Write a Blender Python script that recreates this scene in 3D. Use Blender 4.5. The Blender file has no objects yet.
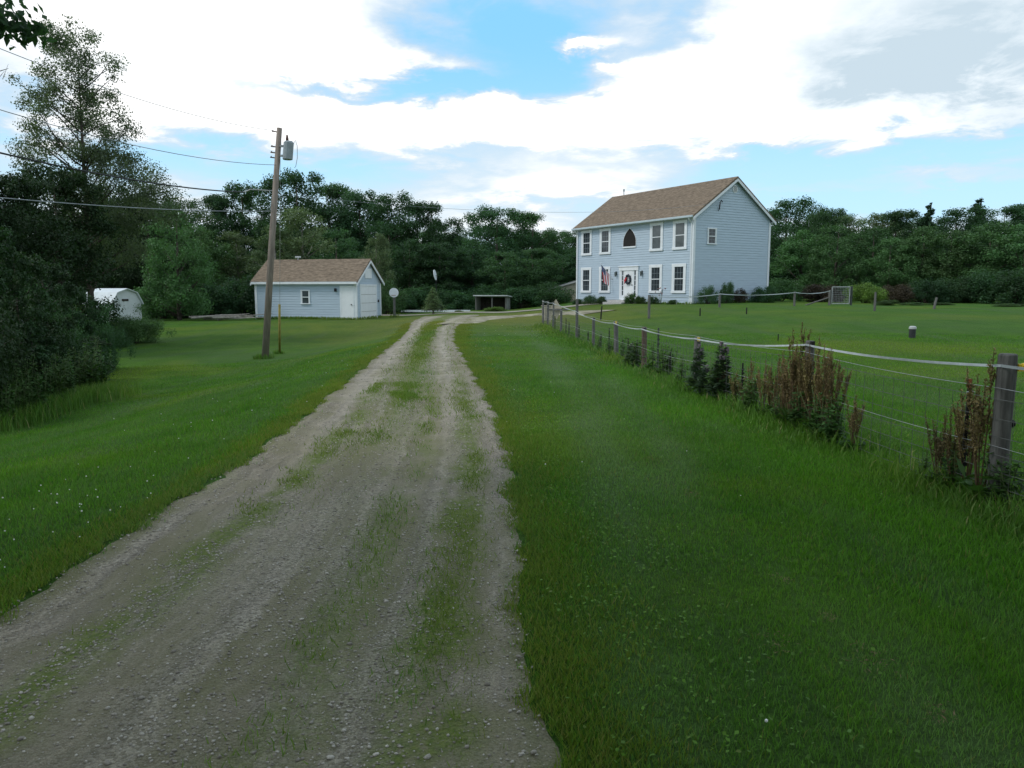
import bpy, math
import numpy as np
from mathutils import Vector, Matrix

R = math.radians
PI = math.pi
rng = np.random.RandomState(7)
C = bpy.context.scene.collection
SC = bpy.context.scene

# ------------------------------------------------------------------ camera, world, sun, exposure
EYE, FPX, HORIZON = 1.6, 750.0, 290.0
PITCH = math.atan((384 - HORIZON) / FPX)
cam_d = bpy.data.cameras.new('camera')
cam_d.sensor_width = 36.0
cam_d.lens = FPX * 36 / 1024
cam_d.clip_start, cam_d.clip_end = 0.05, 5000
cam = bpy.data.objects.new('camera', cam_d)
C.objects.link(cam)
cam.location = (0, 0, EYE)
cam.rotation_euler = (PI / 2 - PITCH, 0, 0)
SC.camera = cam
SC.view_settings.view_transform = 'Standard'
SC.view_settings.look = 'None'
SC.view_settings.gamma = 1
SC.view_settings.exposure = 0.3
SUN_AZ, SUN_EL = R(-105), R(48)          # azimuth from +Y towards +X
sd = bpy.data.lights.new('sun', 'SUN')
sd.energy, sd.angle, sd.color = 1.3, R(14), (1.0, .96, .9)
sun = bpy.data.objects.new('sun', sd)
C.objects.link(sun)
sv = Vector((math.sin(SUN_AZ) * math.cos(SUN_EL), math.cos(SUN_AZ) * math.cos(SUN_EL), math.sin(SUN_EL)))
sun.rotation_euler = sv.to_track_quat('Z', 'Y').to_euler()
sun.location = sv * 60


def ray(px, py):
    a, b = (px - 512) / FPX, (384 - py) / FPX
    cp, sp = math.cos(PITCH), math.sin(PITCH)
    return Vector((a, cp + b * sp, -sp + b * cp))


def azel(px, py):
    d = ray(px, py).normalized()
    return math.atan2(d.x, d.y), math.asin(d.z)


class NT:
    """tiny node helper"""
    def __init__(self, tree):
        self.t = tree
        self.n = tree.nodes
        self.l = tree.links

    def new(self, typ, **kw):
        nd = self.n.new(typ)
        for k, v in kw.items():
            setattr(nd, k, v)
        return nd

    def put(self, sock, v):
        if isinstance(v, bpy.types.NodeSocket):
            self.l.new(v, sock)
        elif v is not None:
            sock.default_value = v

    def math(self, op, a, b=None, c=None, clamp=False):
        nd = self.new('ShaderNodeMath', operation=op)
        nd.use_clamp = clamp
        for i, v in enumerate((a, b, c)):
            self.put(nd.inputs[i], v)
        return nd.outputs[0]

    def noise(self, vec, scale, detail=4, rough=.55, dist=0, out=0):
        nd = self.new('ShaderNodeTexNoise')
        self.put(nd.inputs['Vector'], vec)
        nd.inputs['Scale'].default_value = scale
        nd.inputs['Detail'].default_value = detail
        nd.inputs['Roughness'].default_value = rough
        nd.inputs['Distortion'].default_value = dist
        return nd.outputs[out]

    def mix(self, f, a, b, blend='MIX'):
        nd = self.new('ShaderNodeMix', data_type='RGBA', blend_type=blend)
        self.put(nd.inputs[0], f)
        for i, v in ((6, a), (7, b)):
            if isinstance(v, tuple) and len(v) == 3:
                v = (*v, 1)
            self.put(nd.inputs[i], v)
        return nd.outputs[2]

    def ramp(self, f, a, b, lo=0., hi=1.):
        nd = self.new('ShaderNodeMapRange', interpolation_type='SMOOTHSTEP')
        self.put(nd.inputs[0], f)
        for i, v in zip((1, 2, 3, 4), (a, b, lo, hi)):
            nd.inputs[i].default_value = v
        return nd.outputs[0]

    def scale(self, vec, s):
        nd = self.new('ShaderNodeVectorMath', operation='MULTIPLY')
        self.put(nd.inputs[0], vec)
        nd.inputs[1].default_value = s
        return nd.outputs[0]


def build_world():
    w = bpy.data.worlds.new('World')
    SC.world = w
    w.use_nodes = True
    w.node_tree.nodes.clear()
    N = NT(w.node_tree)
    sky = N.new('ShaderNodeTexSky', sky_type='NISHITA')
    sky.sun_disc = False
    sky.sun_elevation = SUN_EL
    sky.sun_rotation = SUN_AZ
    sky.air_density, sky.dust_density, sky.ozone_density = 1.0, 1.2, 1.0
    co = N.new('ShaderNodeTexCoord').outputs['Generated']
    sep = N.new('ShaderNodeSeparateXYZ')
    N.l.new(co, sep.inputs[0])
    x, y, z = sep.outputs
    # cloud layer coordinates: a flat deck seen from below
    zz = N.math('ADD', N.math('MAXIMUM', z, 0.0), 0.16)
    cx, cy = N.math('DIVIDE', x, zz), N.math('DIVIDE', y, zz)
    comb = N.new('ShaderNodeCombineXYZ')
    N.l.new(cx, comb.inputs[0]); N.l.new(cy, comb.inputs[1])
    deck = comb.outputs[0]
    n1 = N.noise(deck, 1.15, 9, .56, .25)
    n2 = N.noise(deck, 3.4, 8, .62, .3)
    az = N.math('ARCTAN2', x, y)
    el = N.math('ARCSINE', z)
    # wobble the az/el so the openings get torn edges
    az = N.math('ADD', az, N.math('MULTIPLY', N.math('SUBTRACT', N.noise(deck, 2.6, 6, .6), .5), .22))
    el = N.math('ADD', el, N.math('MULTIPLY', N.math('SUBTRACT', n2, .5), .10))

    def blob(px, py, rx, ry, amp):
        a0, e0 = azel(px, py)
        da = N.math('MULTIPLY', N.math('SUBTRACT', az, a0), FPX / rx)
        de = N.math('MULTIPLY', N.math('SUBTRACT', el, e0), FPX / ry)
        q = N.math('ADD', N.math('MULTIPLY', da, da), N.math('MULTIPLY', de, de))
        return N.math('MULTIPLY', N.math('EXPONENT', N.math('MULTIPLY', q, -1.0)), amp)

    cover = N.math('ADD', N.math('MULTIPLY', N.math('SUBTRACT', n1, .5), 2.0), .28)
    cover = N.math('ADD', cover, N.math('MULTIPLY', N.math('SUBTRACT', n2, .5), 1.0))
    for b in BLOBS:
        cover = N.math('ADD', cover, blob(*b))
    alpha = N.ramp(cover, -.66, .92)
    grey = None
    for b in GREYS:
        g = blob(*b)
        grey = g if grey is None else N.math('ADD', grey, g)
    grey = N.math('MULTIPLY', grey, N.math('MULTIPLY', N.ramp(n1, .05, .75, .45, 1.1), N.ramp(n2, .3, .7, .55, 1.1)), clamp=True)
    hot = N.ramp(cover, .0, 1.1, CLOUD_LO, CLOUD_HI)
    cl = N.mix(1.0, (1.0, 1.0, 1.0), hot, 'MULTIPLY')
    cl = N.mix(grey, cl, GREY_COL)
    cl = N.mix(1.0, cl, (1 / SKY_STR,) * 3, 'MULTIPLY')
    # thin veil over the open sky
    veil = tuple(c / SKY_STR for c in VEIL)
    blue = N.mix(VEIL_F, sky.outputs[0], veil)
    blue = N.mix(N.ramp(z, .32, .05, 0, .62), blue, tuple(c / SKY_STR for c in (.62, .84, .95)))
    out = N.mix(alpha, blue, cl)
    out = N.mix(N.ramp(z, -.03, .0), tuple(c / SKY_STR for c in (.03, .05, .03)), out)
    bg = N.new('ShaderNodeBackground')
    N.l.new(out, bg.inputs[0])
    bg.inputs[1].default_value = SKY_STR
    o = N.new('ShaderNodeOutputWorld')
    N.l.new(bg.outputs[0], o.inputs[0])


SKY_STR = 0.12
CLOUD_LO, CLOUD_HI = .66, 1.2
VEIL, VEIL_F = (.235, .60, .95), .85
GREY_COL = (.50, .61, .69)
BLOBS = [   # px, py, rx, ry, amp : clear openings (<0) and cloud banks (>0) of the photographed sky
    (500, 30, 95, 34, -1.1), (570, 70, 95, 26, -1.1), (690, 38, 34, 22, -.7), (335, 92, 95, 11, -1.0), (450, 88, 80, 12, -1.0),
    (430, 50, 40, 16, -.5),
    (160, 165, 190, 20, -.75), (360, 178, 150, 16, -.45), (500, 150, 90, 7, -.3),
    (880, 165, 150, 20, -1.2), (780, 160, 60, 18, -.7), (960, 145, 60, 12, -.6), (860, 205, 160, 12, -1.0), (1000, 190, 60, 16, -.2),
    (30, 100, 40, 14, -.6), (182, 40, 10, 8, -.8),
    (240, 40, 190, 48, 1.0), (420, 118, 260, 16, .9), (640, 118, 160, 26, 1.0), (760, 60, 120, 50, 1.1), (560, 185, 120, 14, .7),
    (590, 45, 34, 10, 1.3), (640, 72, 26, 7, 1.2), (560, 44, 24, 6, 1.0), (950, 60, 160, 60, 1.1), (960, 170, 60, 12, .8), (250, 128, 90, 12, .5),
    (420, 60, 60, 14, .6), (60, 130, 60, 14, .5),
]
GREYS = [(980, 20, 170, 70, 1.1), (860, 75, 90, 30, .5), (1040, 90, 80, 50, .6), (140, 62, 60, 22, .28), (40, 60, 60, 20, .3)]
build_world()

SC.cycles.max_bounces = 6
SC.cycles.diffuse_bounces = 3
SC.cycles.transmission_bounces = 4
SC.cycles.transparent_max_bounces = 6


# ------------------------------------------------------------------ materials
def mat(name, col, rough=.8, var=.25, vscale=6, bump=0., bscale=40, metal=0., spec=.3, col2=None, objvar=0., stretch=(1, 1, 1), space='Object', translucent=0.):
    m = bpy.data.materials.new(name)
    m.use_nodes = True
    N = NT(m.node_tree)
    bs = m.node_tree.nodes['Principled BSDF']
    bs.inputs['Roughness'].default_value = rough
    bs.inputs['Metallic'].default_value = metal
    bs.inputs['Specular IOR Level'].default_value = spec
    tc = N.new('ShaderNodeTexCoord').outputs['Object'] if space == 'Object' else N.new('ShaderNodeNewGeometry').outputs['Position']
    if stretch != (1, 1, 1):
        tc = N.scale(tc, stretch)
    f = N.noise(tc, vscale, 6, .6)
    lo = tuple(c * (1 - var) for c in col)
    hi = tuple(min(1, c * (1 + var)) for c in (col2 or col))
    c = N.mix(N.ramp(f, .3, .7), lo, hi)
    if objvar:
        oi = N.new('ShaderNodeObjectInfo').outputs['Random']
        hs = N.new('ShaderNodeHueSaturation')
        N.l.new(c, hs.inputs['Color'])
        N.l.new(N.ramp(oi, 0, 1, 1 - objvar, 1 + objvar), hs.inputs['Value'])
        wn = N.math('FRACT', N.math('MULTIPLY', oi, 17.3))
        N.l.new(N.ramp(wn, 0, 1, .5 - objvar * .05, .5 + objvar * .05), hs.inputs['Hue'])
        c = hs.outputs[0]
    N.l.new(c, bs.inputs['Base Color'])
    if bump:
        b = N.new('ShaderNodeBump')
        b.inputs['Strength'].default_value = 1
        b.inputs['Distance'].default_value = bump
        N.l.new(N.noise(tc, bscale, 5, .6), b.inputs['Height'])
        N.l.new(b.outputs[0], bs.inputs['Normal'])
    if translucent:
        tr = N.new('ShaderNodeBsdfTranslucent')
        N.l.new(N.mix(1.0, c, (1.3, 1.5, .7), 'MULTIPLY'), tr.inputs[0])
        mx = N.new('ShaderNodeMixShader')
        mx.inputs[0].default_value = translucent
        N.l.new(bs.outputs[0], mx.inputs[1]); N.l.new(tr.outputs[0], mx.inputs[2])
        N.l.new(mx.outputs[0], m.node_tree.nodes['Material Output'].inputs[0])
    return m


def leaf_mat(name, col, var=.35, objvar=.25, tl=.25, vscale=1.2):
    return mat(name, col, .6, var, vscale, spec=.25, objvar=objvar, translucent=tl)


def blade_mat(name, base, alt, dry, dry_amt=.12, tl=.38):
    """grass blades: a random value per blade (attribute 'rnd') and patches of the field itself"""
    m = bpy.data.materials.new(name)
    m.use_nodes = True
    N = NT(m.node_tree)
    bs = m.node_tree.nodes['Principled BSDF']
    bs.inputs['Roughness'].default_value = .6
    bs.inputs['Specular IOR Level'].default_value = .2
    at = N.new('ShaderNodeAttribute', attribute_name='rnd').outputs['Fac']
    pos = N.new('ShaderNodeNewGeometry').outputs['Position']
    c = lawn_colour(N, pos, base, alt)
    v = N.ramp(at, 0, 1, .92, 1.48)
    c = N.mix(1.0, c, v, 'MULTIPLY')
    c = N.mix(N.ramp(at, 1 - dry_amt, 1.0, 0, .75), c, dry)
    N.l.new(c, bs.inputs['Base Color'])
    tr = N.new('ShaderNodeBsdfTranslucent')
    N.l.new(N.mix(1.0, c, (1.2, 1.4, .6), 'MULTIPLY'), tr.inputs[0])
    mx = N.new('ShaderNodeMixShader')
    mx.inputs[0].default_value = tl
    N.l.new(bs.outputs[0], mx.inputs[1]); N.l.new(tr.outputs[0], mx.inputs[2])
    N.l.new(mx.outputs[0], m.node_tree.nodes['Material Output'].inputs[0])
    return m


def lawn_colour(N, pos, base, alt):
    """patches of species in the lawn: fresh, blue-green and yellowed, in world metres"""
    big = N.noise(pos, .16, 4, .55, .4)
    mid = N.noise(pos, .9, 5, .6, .3)
    streak = N.noise(N.scale(pos, (1.3, .12, 1)), 1.1, 4, .55, .2)      # mower stripes run along the drive
    c = N.mix(N.ramp(mid, .3, .72), base, alt)
    c = N.mix(N.ramp(streak, .42, .68, 0, .8), c, BLUEGRASS)
    c = N.mix(N.ramp(big, .48, .68, 0, .7), c, YELLOWGRASS)
    sep = N.new('ShaderNodeSeparateXYZ')
    N.l.new(pos, sep.inputs[0])
    # dry crown of the rise where the drive runs out, and worn verges
    dx = N.math('MULTIPLY', N.math('ADD', sep.outputs[0], 1.5), .11)
    dy = N.math('MULTIPLY', N.math('SUBTRACT', sep.outputs[1], 43.0), .1)
    q = N.math('ADD', N.math('MULTIPLY', dx, dx), N.math('MULTIPLY', dy, dy))
    f = N.math('MULTIPLY', N.math('EXPONENT', N.math('MULTIPLY', q, -1.0)), N.ramp(mid, .2, .7, .45, 1.0))
    mo = N.new('ShaderNodeAttribute', attribute_name='mow').outputs['Fac']
    fr = N.new('ShaderNodeAttribute', attribute_name='fresh').outputs['Fac']
    c = N.mix(N.math('MULTIPLY', mo, N.ramp(mid, .25, .7, .45, .95)), c, (.135, .215, .090))
    c = N.mix(N.math('MULTIPLY', fr, .62), c, (.080, .215, .014))
    return N.mix(f, c, (.215, .215, .050))


GRASS, GRASS2 = (.056, .150, .016), (.092, .208, .020)
BLUEGRASS, YELLOWGRASS = (.088, .170, .048), (.150, .220, .024)


def ground_mat():
    m = bpy.data.materials.new('lawn ground')
    m.use_nodes = True
    N = NT(m.node_tree)
    bs = m.node_tree.nodes['Principled BSDF']
    bs.inputs['Roughness'].default_value = .95
    bs.inputs['Specular IOR Level'].default_value = .1
    pos = N.new('ShaderNodeNewGeometry').outputs['Position']
    c = lawn_colour(N, pos, GRASS, GRASS2)
    f = N.noise(pos, 14, 6, .7)
    c = N.mix(1.0, c, N.ramp(f, .25, .75, .52, .86), 'MULTIPLY')
    f2 = N.noise(pos, 90, 3, .7)
    c = N.mix(1.0, c, N.ramp(f2, .3, .7, .7, 1.2), 'MULTIPLY')
    N.l.new(c, bs.inputs['Base Color'])
    b = N.new('ShaderNodeBump')
    b.inputs['Distance'].default_value = .05
    N.l.new(N.noise(pos, 22, 6, .75), b.inputs['Height'])
    N.l.new(b.outputs[0], bs.inputs['Normal'])
    return m


def gravel_mat():
    m = bpy.data.materials.new('drive gravel')
    m.use_nodes = True
    N = NT(m.node_tree)
    bs = m.node_tree.nodes['Principled BSDF']
    bs.inputs['Roughness'].default_value = .9
    bs.inputs['Specular IOR Level'].default_value = .2
    pos = N.new('ShaderNodeNewGeometry').outputs['Position']
    uv = N.new('ShaderNodeAttribute', attribute_name='across').outputs['Fac']      # 0..1 across the drive
    sep = N.new('ShaderNodeSeparateXYZ'); N.l.new(pos, sep.inputs[0])
    big = N.noise(pos, .7, 5, .6, .3)
    mid = N.noise(pos, 5, 5, .65)
    vo = N.new('ShaderNodeTexVoronoi'); vo.inputs['Scale'].default_value = 75
    N.l.new(pos, vo.inputs['Vector'])
    vo2 = N.new('ShaderNodeTexVoronoi'); vo2.inputs['Scale'].default_value = 170
    N.l.new(pos, vo2.inputs['Vector'])
    fine = N.noise(pos, 160, 3, .7)
    dirt = N.mix(N.ramp(big, .3, .7), (.190, .160, .115), (.315, .280, .215))
    sc = N.new('ShaderNodeSeparateColor'); N.l.new(vo.outputs['Color'], sc.inputs[0])
    sc2 = N.new('ShaderNodeSeparateColor'); N.l.new(vo2.outputs['Color'], sc2.inputs[0])
    stone = N.mix(N.ramp(sc.outputs[0], 0, 1), (.140, .122, .094), (.385, .350, .285))
    stone2 = N.mix(N.ramp(sc2.outputs[0], 0, 1), (.145, .125, .092), (.345, .310, .245))
    cmb = N.new('ShaderNodeCombineXYZ')
    N.l.new(N.math('MULTIPLY', uv, 11.0), cmb.inputs[0]); N.l.new(N.math('MULTIPLY', sep.outputs[1], .16), cmb.inputs[1])
    track = cmb.outputs[0]                       # runs along the wheel tracks
    streak = N.noise(track, 1.0, 4, .6, .15)
    streak2 = N.noise(track, 2.3, 4, .6, .1)
    amt = N.math('MULTIPLY', N.ramp(streak, .38, .62), N.ramp(mid, .25, .6, .4, 1))
    c = N.mix(N.math('MULTIPLY', amt, .75), N.mix(.5, dirt, stone2), stone)
    c = N.mix(1.0, c, N.ramp(fine, .3, .7, .78, 1.18), 'MULTIPLY')
    c = N.mix(1.0, c, N.ramp(streak2, .32, .68, .78, 1.16), 'MULTIPLY')
    # moss and thin grass in the strips the wheels miss
    warp = N.math('ADD', uv, N.math('MULTIPLY', N.math('SUBTRACT', N.noise(pos, .8, 3), .5), .14))

    def strip(u0, w, near, far):
        d = N.math('DIVIDE', N.math('SUBTRACT', warp, u0), w)
        g = N.math('EXPONENT', N.math('MULTIPLY', N.math('MULTIPLY', d, d), -1.0))
        return N.math('MULTIPLY', g, N.ramp(sep.outputs[1], 2, 20, near, far))
    s = N.math('ADD', strip(.285, .06, 1.35, .2), strip(.835, .06, 1.45, .2))
    s = N.math('ADD', s, strip(.49, .11, .1, 1.5))
    s = N.math('ADD', s, strip(.65, .07, .65, .3))
    e = N.math('ADD', N.ramp(uv, .10, .0), N.ramp(uv, .92, 1.0))
    e = N.math('MULTIPLY', e, .55)
    s = N.math('ADD', s, e)
    olive = N.mix(N.math('MULTIPLY', N.math('MULTIPLY', N.ramp(N.noise(pos, .8, 6, .65, .4), .36, .6), N.ramp(streak, .62, .42)), .75), c, (.165, .155, .085))
    c = olive
    pat = N.math('MULTIPLY', N.ramp(N.noise(N.scale(pos, (1, .45, 1)), 1.7, 6, .68), .36, .56), N.ramp(N.noise(pos, 24, 5, .7), .28, .52))
    s = N.math('MULTIPLY', s, pat, clamp=True)
    far = N.math('MULTIPLY', strip(.47, .105, 0.0, 1.0), N.ramp(N.noise(pos, 2.5, 5, .65), .25, .5, .35, 1.0))
    s = N.math('MAXIMUM', s, far, clamp=True)
    pale = N.math('ADD', strip(.2, .11, 0, .75), strip(.76, .10, 0, .75))
    c = N.mix(N.math('MULTIPLY', pale, N.ramp(N.noise(pos, 3, 4, .6), .3, .7)), c, (.42, .385, .315))
    moss = N.mix(N.ramp(N.noise(pos, 40, 3, .6), .3, .7), (.075, .115, .018), (.135, .175, .030))
    c = N.mix(N.math('MULTIPLY', s, .9), c, moss)
    N.l.new(c, bs.inputs['Base Color'])
    b = N.new('ShaderNodeBump'); b.inputs['Distance'].default_value = .012
    h = N.math('ADD', N.math('MULTIPLY', vo.outputs['Distance'], -.8), N.math('MULTIPLY', fine, .6))
    N.l.new(h, b.inputs['Height'])
    N.l.new(b.outputs[0], bs.inputs['Normal'])
    return m


def attr_mat(name, a, b, rough=.85, spec=.25):
    """colour from a random value per piece (attribute 'rnd')"""
    m = bpy.data.materials.new(name)
    m.use_nodes = True
    N = NT(m.node_tree)
    bs = m.node_tree.nodes['Principled BSDF']
    bs.inputs['Roughness'].default_value = rough
    bs.inputs['Specular IOR Level'].default_value = spec
    at = N.new('ShaderNodeAttribute', attribute_name='rnd').outputs['Fac']
    pos = N.new('ShaderNodeNewGeometry').outputs['Position']
    c = N.mix(at, a, b)
    c = N.mix(1.0, c, N.ramp(N.noise(pos, 120, 4, .6), .3, .7, .8, 1.15), 'MULTIPLY')
    N.l.new(c, bs.inputs['Base Color'])
    return m


M = dict(
    siding=mat('blue grey clapboard', (.445, .535, .62), .65, .05, 1.2, stretch=(1, 1, 9)),
    trim=mat('white trim paint', (.74, .77, .80), .55, .05, 3),
    roof=mat('brown asphalt shingle', (.160, .120, .083), .92, .28, 5, .02, 45, stretch=(.7, 1.6, 1.6), col2=(.195, .148, .104)),
    glass=mat('dark window glass', (.040, .050, .058), .06, .3, 1.5, spec=.5),
    curtain=mat('glass over drawn blind', (.10, .115, .12), .12, .2, 2, spec=.5),
    screen=mat('dark insect screen', (.018, .016, .015), .7, .2, 6),
    door=mat('white door paint', (.78, .80, .82), .4, .03, 3),
    concrete=mat('grey concrete', (.42, .41, .39), .9, .15, 8, .004, 60),
    dark_metal=mat('dark iron', (.02, .02, .022), .5, .2, 10, metal=.3),
    lantern=mat('grey green lantern', (.10, .12, .12), .4, .2, 10),
    steel=mat('painted green steel stake', (.045, .055, .05), .6, .3, 20),
    stake=mat('black stake', (.014, .013, .012), .6, .3, 20),
    rust=mat('orange rusted tip', (.30, .10, .04), .85, .3, 30),
    post=mat('weathered grey post', (.125, .122, .114), .92, .35, 5, .006, 30, stretch=(6, 6, .6)),
    post2=mat('brown fence post', (.12, .085, .065), .92, .35, 5, .006, 30, stretch=(6, 6, .6)),
    pole=mat('weathered utility pole', (.235, .195, .165), .9, .25, 3, .006, 25, stretch=(5, 5, .5)),
    tape=mat('white fence tape', (.42, .46, .47), .6, .12, 9),
    muntin=mat('grey window bars', (.20, .235, .26), .5, .05, 3),
    gutter=mat('pale blue gutter', (.46, .54, .58), .5, .05, 3),
    wire=mat('galvanised wire', (.34, .35, .35), .5, .2, 9, metal=.4),
    cable=mat('black cable', (.02, .021, .023), .6, .2, 9),
    alu=mat('aluminium conductor', (.25, .27, .29), .5, .2, 9, metal=.3),
    can=mat('transformer grey', (.27, .305, .325), .5, .12, 4),
    yellow=mat('yellow plastic', (.70, .50, .03), .5, .12, 8),
    guard=mat('faded yellow guy guard', (.26, .215, .055), .6, .2, 8),
    porcelain=mat('brown porcelain', (.10, .05, .035), .35, .2, 8),
    whitewall=mat('white sheet metal', (.62, .66, .68), .5, .08, 2),
    plywood=mat('pale plywood', (.40, .35, .27), .85, .2, 3, stretch=(1, 1, 4)),
    greywall=mat('grey board wall', (.24, .24, .225), .85, .15, 2),
    tin=mat('pale tin roof', (.52, .54, .55), .55, .15, 2),
    darkwood=mat('dark board wall', (.045, .038, .032), .9, .3, 3),
    drywood=mat('bleached branch', (.27, .25, .22), .95, .3, 6),
    bark=mat('grey brown bark', (.075, .062, .05), .95, .35, 4, .02, 14, stretch=(3, 3, .6)),
    birchbark=mat('pale bark', (.22, .20, .175), .9, .4, 4, .01, 14, stretch=(2, 2, 1)),
    leaf_dark=leaf_mat('dark broadleaf foliage', (.041, .094, .040), tl=.4),
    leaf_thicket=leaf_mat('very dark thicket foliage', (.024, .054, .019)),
    leaf_mid=leaf_mat('mid green foliage', (.060, .126, .042)),
    leaf_light=leaf_mat('light grey green foliage', (.115, .165, .075)),
    leaf_yellow=leaf_mat('yellow green foliage', (.095, .150, .026)),
    leaf_pine=leaf_mat('pine needles', (.034, .080, .040), tl=.1),
    leaf_aspen=leaf_mat('silvery aspen foliage', (.105, .138, .085), tl=.45),
    leaf_maroon=leaf_mat('dark maroon foliage', (.045, .035, .022)),
    leaf_weed=leaf_mat('weed leaves', (.052, .112, .026)),
    leaf_thistle=leaf_mat('thistle leaves', (.055, .095, .050)),
    thistle_head=mat('grey purple thistle bloom', (.20, .16, .19), .9, .3, 30),
    seed=leaf_mat('rust brown dock seed', (.205, .160, .072), .4, .2, .2, 14),
    seed_dark=leaf_mat('dark brown dock seed', (.135, .108, .054), .4, .2, .2, 14),
    stalk=mat('dock stalk', (.10, .065, .035), .9, .3, 20),
    stem=mat('green stem', (.06, .09, .03), .8, .3, 20),
    flower=mat('white petals', (.72, .72, .68), .7, .1, 20),
    pinkflower=mat('pink petals', (.30, .20, .22), .7, .3, 20),
    red=mat('flag red', (.55, .03, .05), .7, .1, 9),
    white=mat('flag white', (.72, .72, .74), .7, .05, 9),
    navy=mat('flag blue', (.03, .045, .14), .7, .1, 9),
    wreath=mat('dark wreath', (.035, .045, .06), .9, .4, 30),
    drygrass=mat('cut dry grass', (.20, .15, .08), .95, .3, 30),
    pvc=mat('black well casing', (.03, .032, .035), .6, .2, 9),
    cap=mat('grey well cap', (.42, .43, .43), .5, .1, 9),
)


# ------------------------------------------------------------------ mesh building
class MB:
    def __init__(self):
        self.v, self.f = [], []

    def add(self, vs, fs):
        o = len(self.v)
        self.v += [tuple(p) for p in vs]
        self.f += [tuple(i + o for i in q) for q in fs]
        return self

    def box(self, x0, x1, y0, y1, z0, z1):
        vs = [(x, y, z) for z in (z0, z1) for y in (y0, y1) for x in (x0, x1)]
        return self.add(vs, [(0, 2, 3, 1), (4, 5, 7, 6), (0, 1, 5, 4), (2, 6, 7, 3), (0, 4, 6, 2), (1, 3, 7, 5)])

    def tube(self, pts, rad, n=8, cap=True):
        pts = [Vector(p) for p in pts]
        if not hasattr(rad, '__len__'):
            rad = [rad] * len(pts)
        rings = []
        for i, p in enumerate(pts):
            t = (pts[min(i + 1, len(pts) - 1)] - pts[max(i - 1, 0)])
            t = t.normalized() if t.length > 1e-9 else Vector((0, 0, 1))
            a = t.cross(Vector((0, 0, 1)) if abs(t.z) < .9 else Vector((1, 0, 0))).normalized()
            b = t.cross(a)
            rings.append([p + (a * math.cos(2 * PI * k / n) + b * math.sin(2 * PI * k / n)) * rad[i] for k in range(n)])
        vs = [q for r in rings for q in r]
        fs = [(i * n + k, i * n + (k + 1) % n, (i + 1) * n + (k + 1) % n, (i + 1) * n + k) for i in range(len(pts) - 1) for k in range(n)]
        if cap:
            fs += [tuple(range(n - 1, -1, -1)), tuple((len(pts) - 1) * n + k for k in range(n))]
        return self.add(vs, fs)

    def prism(self, poly, axis, a, b):
        """extrude a closed polygon given in the two other axes along axis ('x' or 'y')"""
        n = len(poly)
        if axis == 'x':
            vs = [(a, u, w) for u, w in poly] + [(b, u, w) for u, w in poly]
        else:
            vs = [(u, a, w) for u, w in poly] + [(u, b, w) for u, w in poly]
        fs = [(i, (i + 1) % n, n + (i + 1) % n, n + i) for i in range(n)] + [tuple(range(n))[::-1], tuple(range(n, 2 * n))]
        return self.add(vs, fs)

    def ball(self, c, r, sx=1, sy=1, sz=1, n=10, m=7):
        vs, fs = [], []
        for i in range(m + 1):
            t = PI * i / m
            for k in range(n):
                p = 2 * PI * k / n
                vs.append((c[0] + r * sx * math.sin(t) * math.cos(p), c[1] + r * sy * math.sin(t) * math.sin(p), c[2] + r * sz * math.cos(t)))
        for i in range(m):
            for k in range(n):
                fs.append((i * n + k, (i + 1) * n + k, (i + 1) * n + (k + 1) % n, i * n + (k + 1) % n))
        return self.add(vs, fs)

    def mesh(self, name, material, smooth=False):
        me = bpy.data.meshes.new(name)
        me.from_pydata(self.v, [], self.f)
        me.materials.append(material)
        if smooth:
            me.polygons.foreach_set('use_smooth', [True] * len(me.polygons))
        me.update()
        return me

    def build(self, name, material, parent=None, smooth=False, bevel=0.):
        o = obj(name, self.mesh(name, material, smooth), parent)
        if bevel:
            b = o.modifiers.new('bevel', 'BEVEL')
            b.width, b.segments, b.limit_method = bevel, 2, 'ANGLE'
        return o


def np_mesh(name, V, F, material, rnd=None, smooth=False):
    """V (n,3), F (m,k) all faces of k corners; rnd per vertex -> attribute 'rnd'"""
    me = bpy.data.meshes.new(name)
    n, (m, k) = len(V), F.shape
    me.vertices.add(n)
    me.vertices.foreach_set('co', np.ascontiguousarray(V, dtype=np.float32).ravel())
    me.loops.add(m * k)
    me.loops.foreach_set('vertex_index', np.ascontiguousarray(F, dtype=np.int32).ravel())
    me.polygons.add(m)
    me.polygons.foreach_set('loop_start', np.arange(0, m * k, k, dtype=np.int32))
    if smooth:
        me.polygons.foreach_set('use_smooth', np.ones(m, dtype=bool))
    me.materials.append(material)
    if rnd is not None:
        a = me.attributes.new('rnd', 'FLOAT', 'POINT')
        a.data.foreach_set('value', np.ascontiguousarray(rnd, dtype=np.float32))
    me.update(calc_edges=True)
    return me


def obj(name, me, parent=None, loc=None, rotz=0., scale=None):
    o = bpy.data.objects.new(name, me)
    C.objects.link(o)
    if parent is not None:
        o.parent = parent
    if loc is not None:
        o.location = loc
    if rotz:
        o.rotation_euler = (0, 0, rotz)
    if scale is not None:
        o.scale = scale
    return o


def tag(o, label, cat, group=None, kind=None):
    if label:
        o['label'] = label
    if cat:
        o['category'] = cat
    if group:
        o['group'] = group
    if kind:
        o['kind'] = kind
    return o


def thing(name, label, cat, loc=(0, 0, 0), rotz=0., group=None, scale=None):
    o = bpy.data.objects.new(name, None)
    C.objects.link(o)
    o.empty_display_size = .2
    o.location = loc
    o.rotation_euler = (0, 0, rotz)
    if scale is not None:
        o.scale = scale
    return tag(o, label, cat, group)


# ------------------------------------------------------------------ terrain
def sstep(a, b, t):
    t = np.clip((t - a) / (b - a), 0, 1)
    return t * t * (3 - 2 * t)


def fence_x(y):
    return 3.92 - .078 * y


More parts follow.
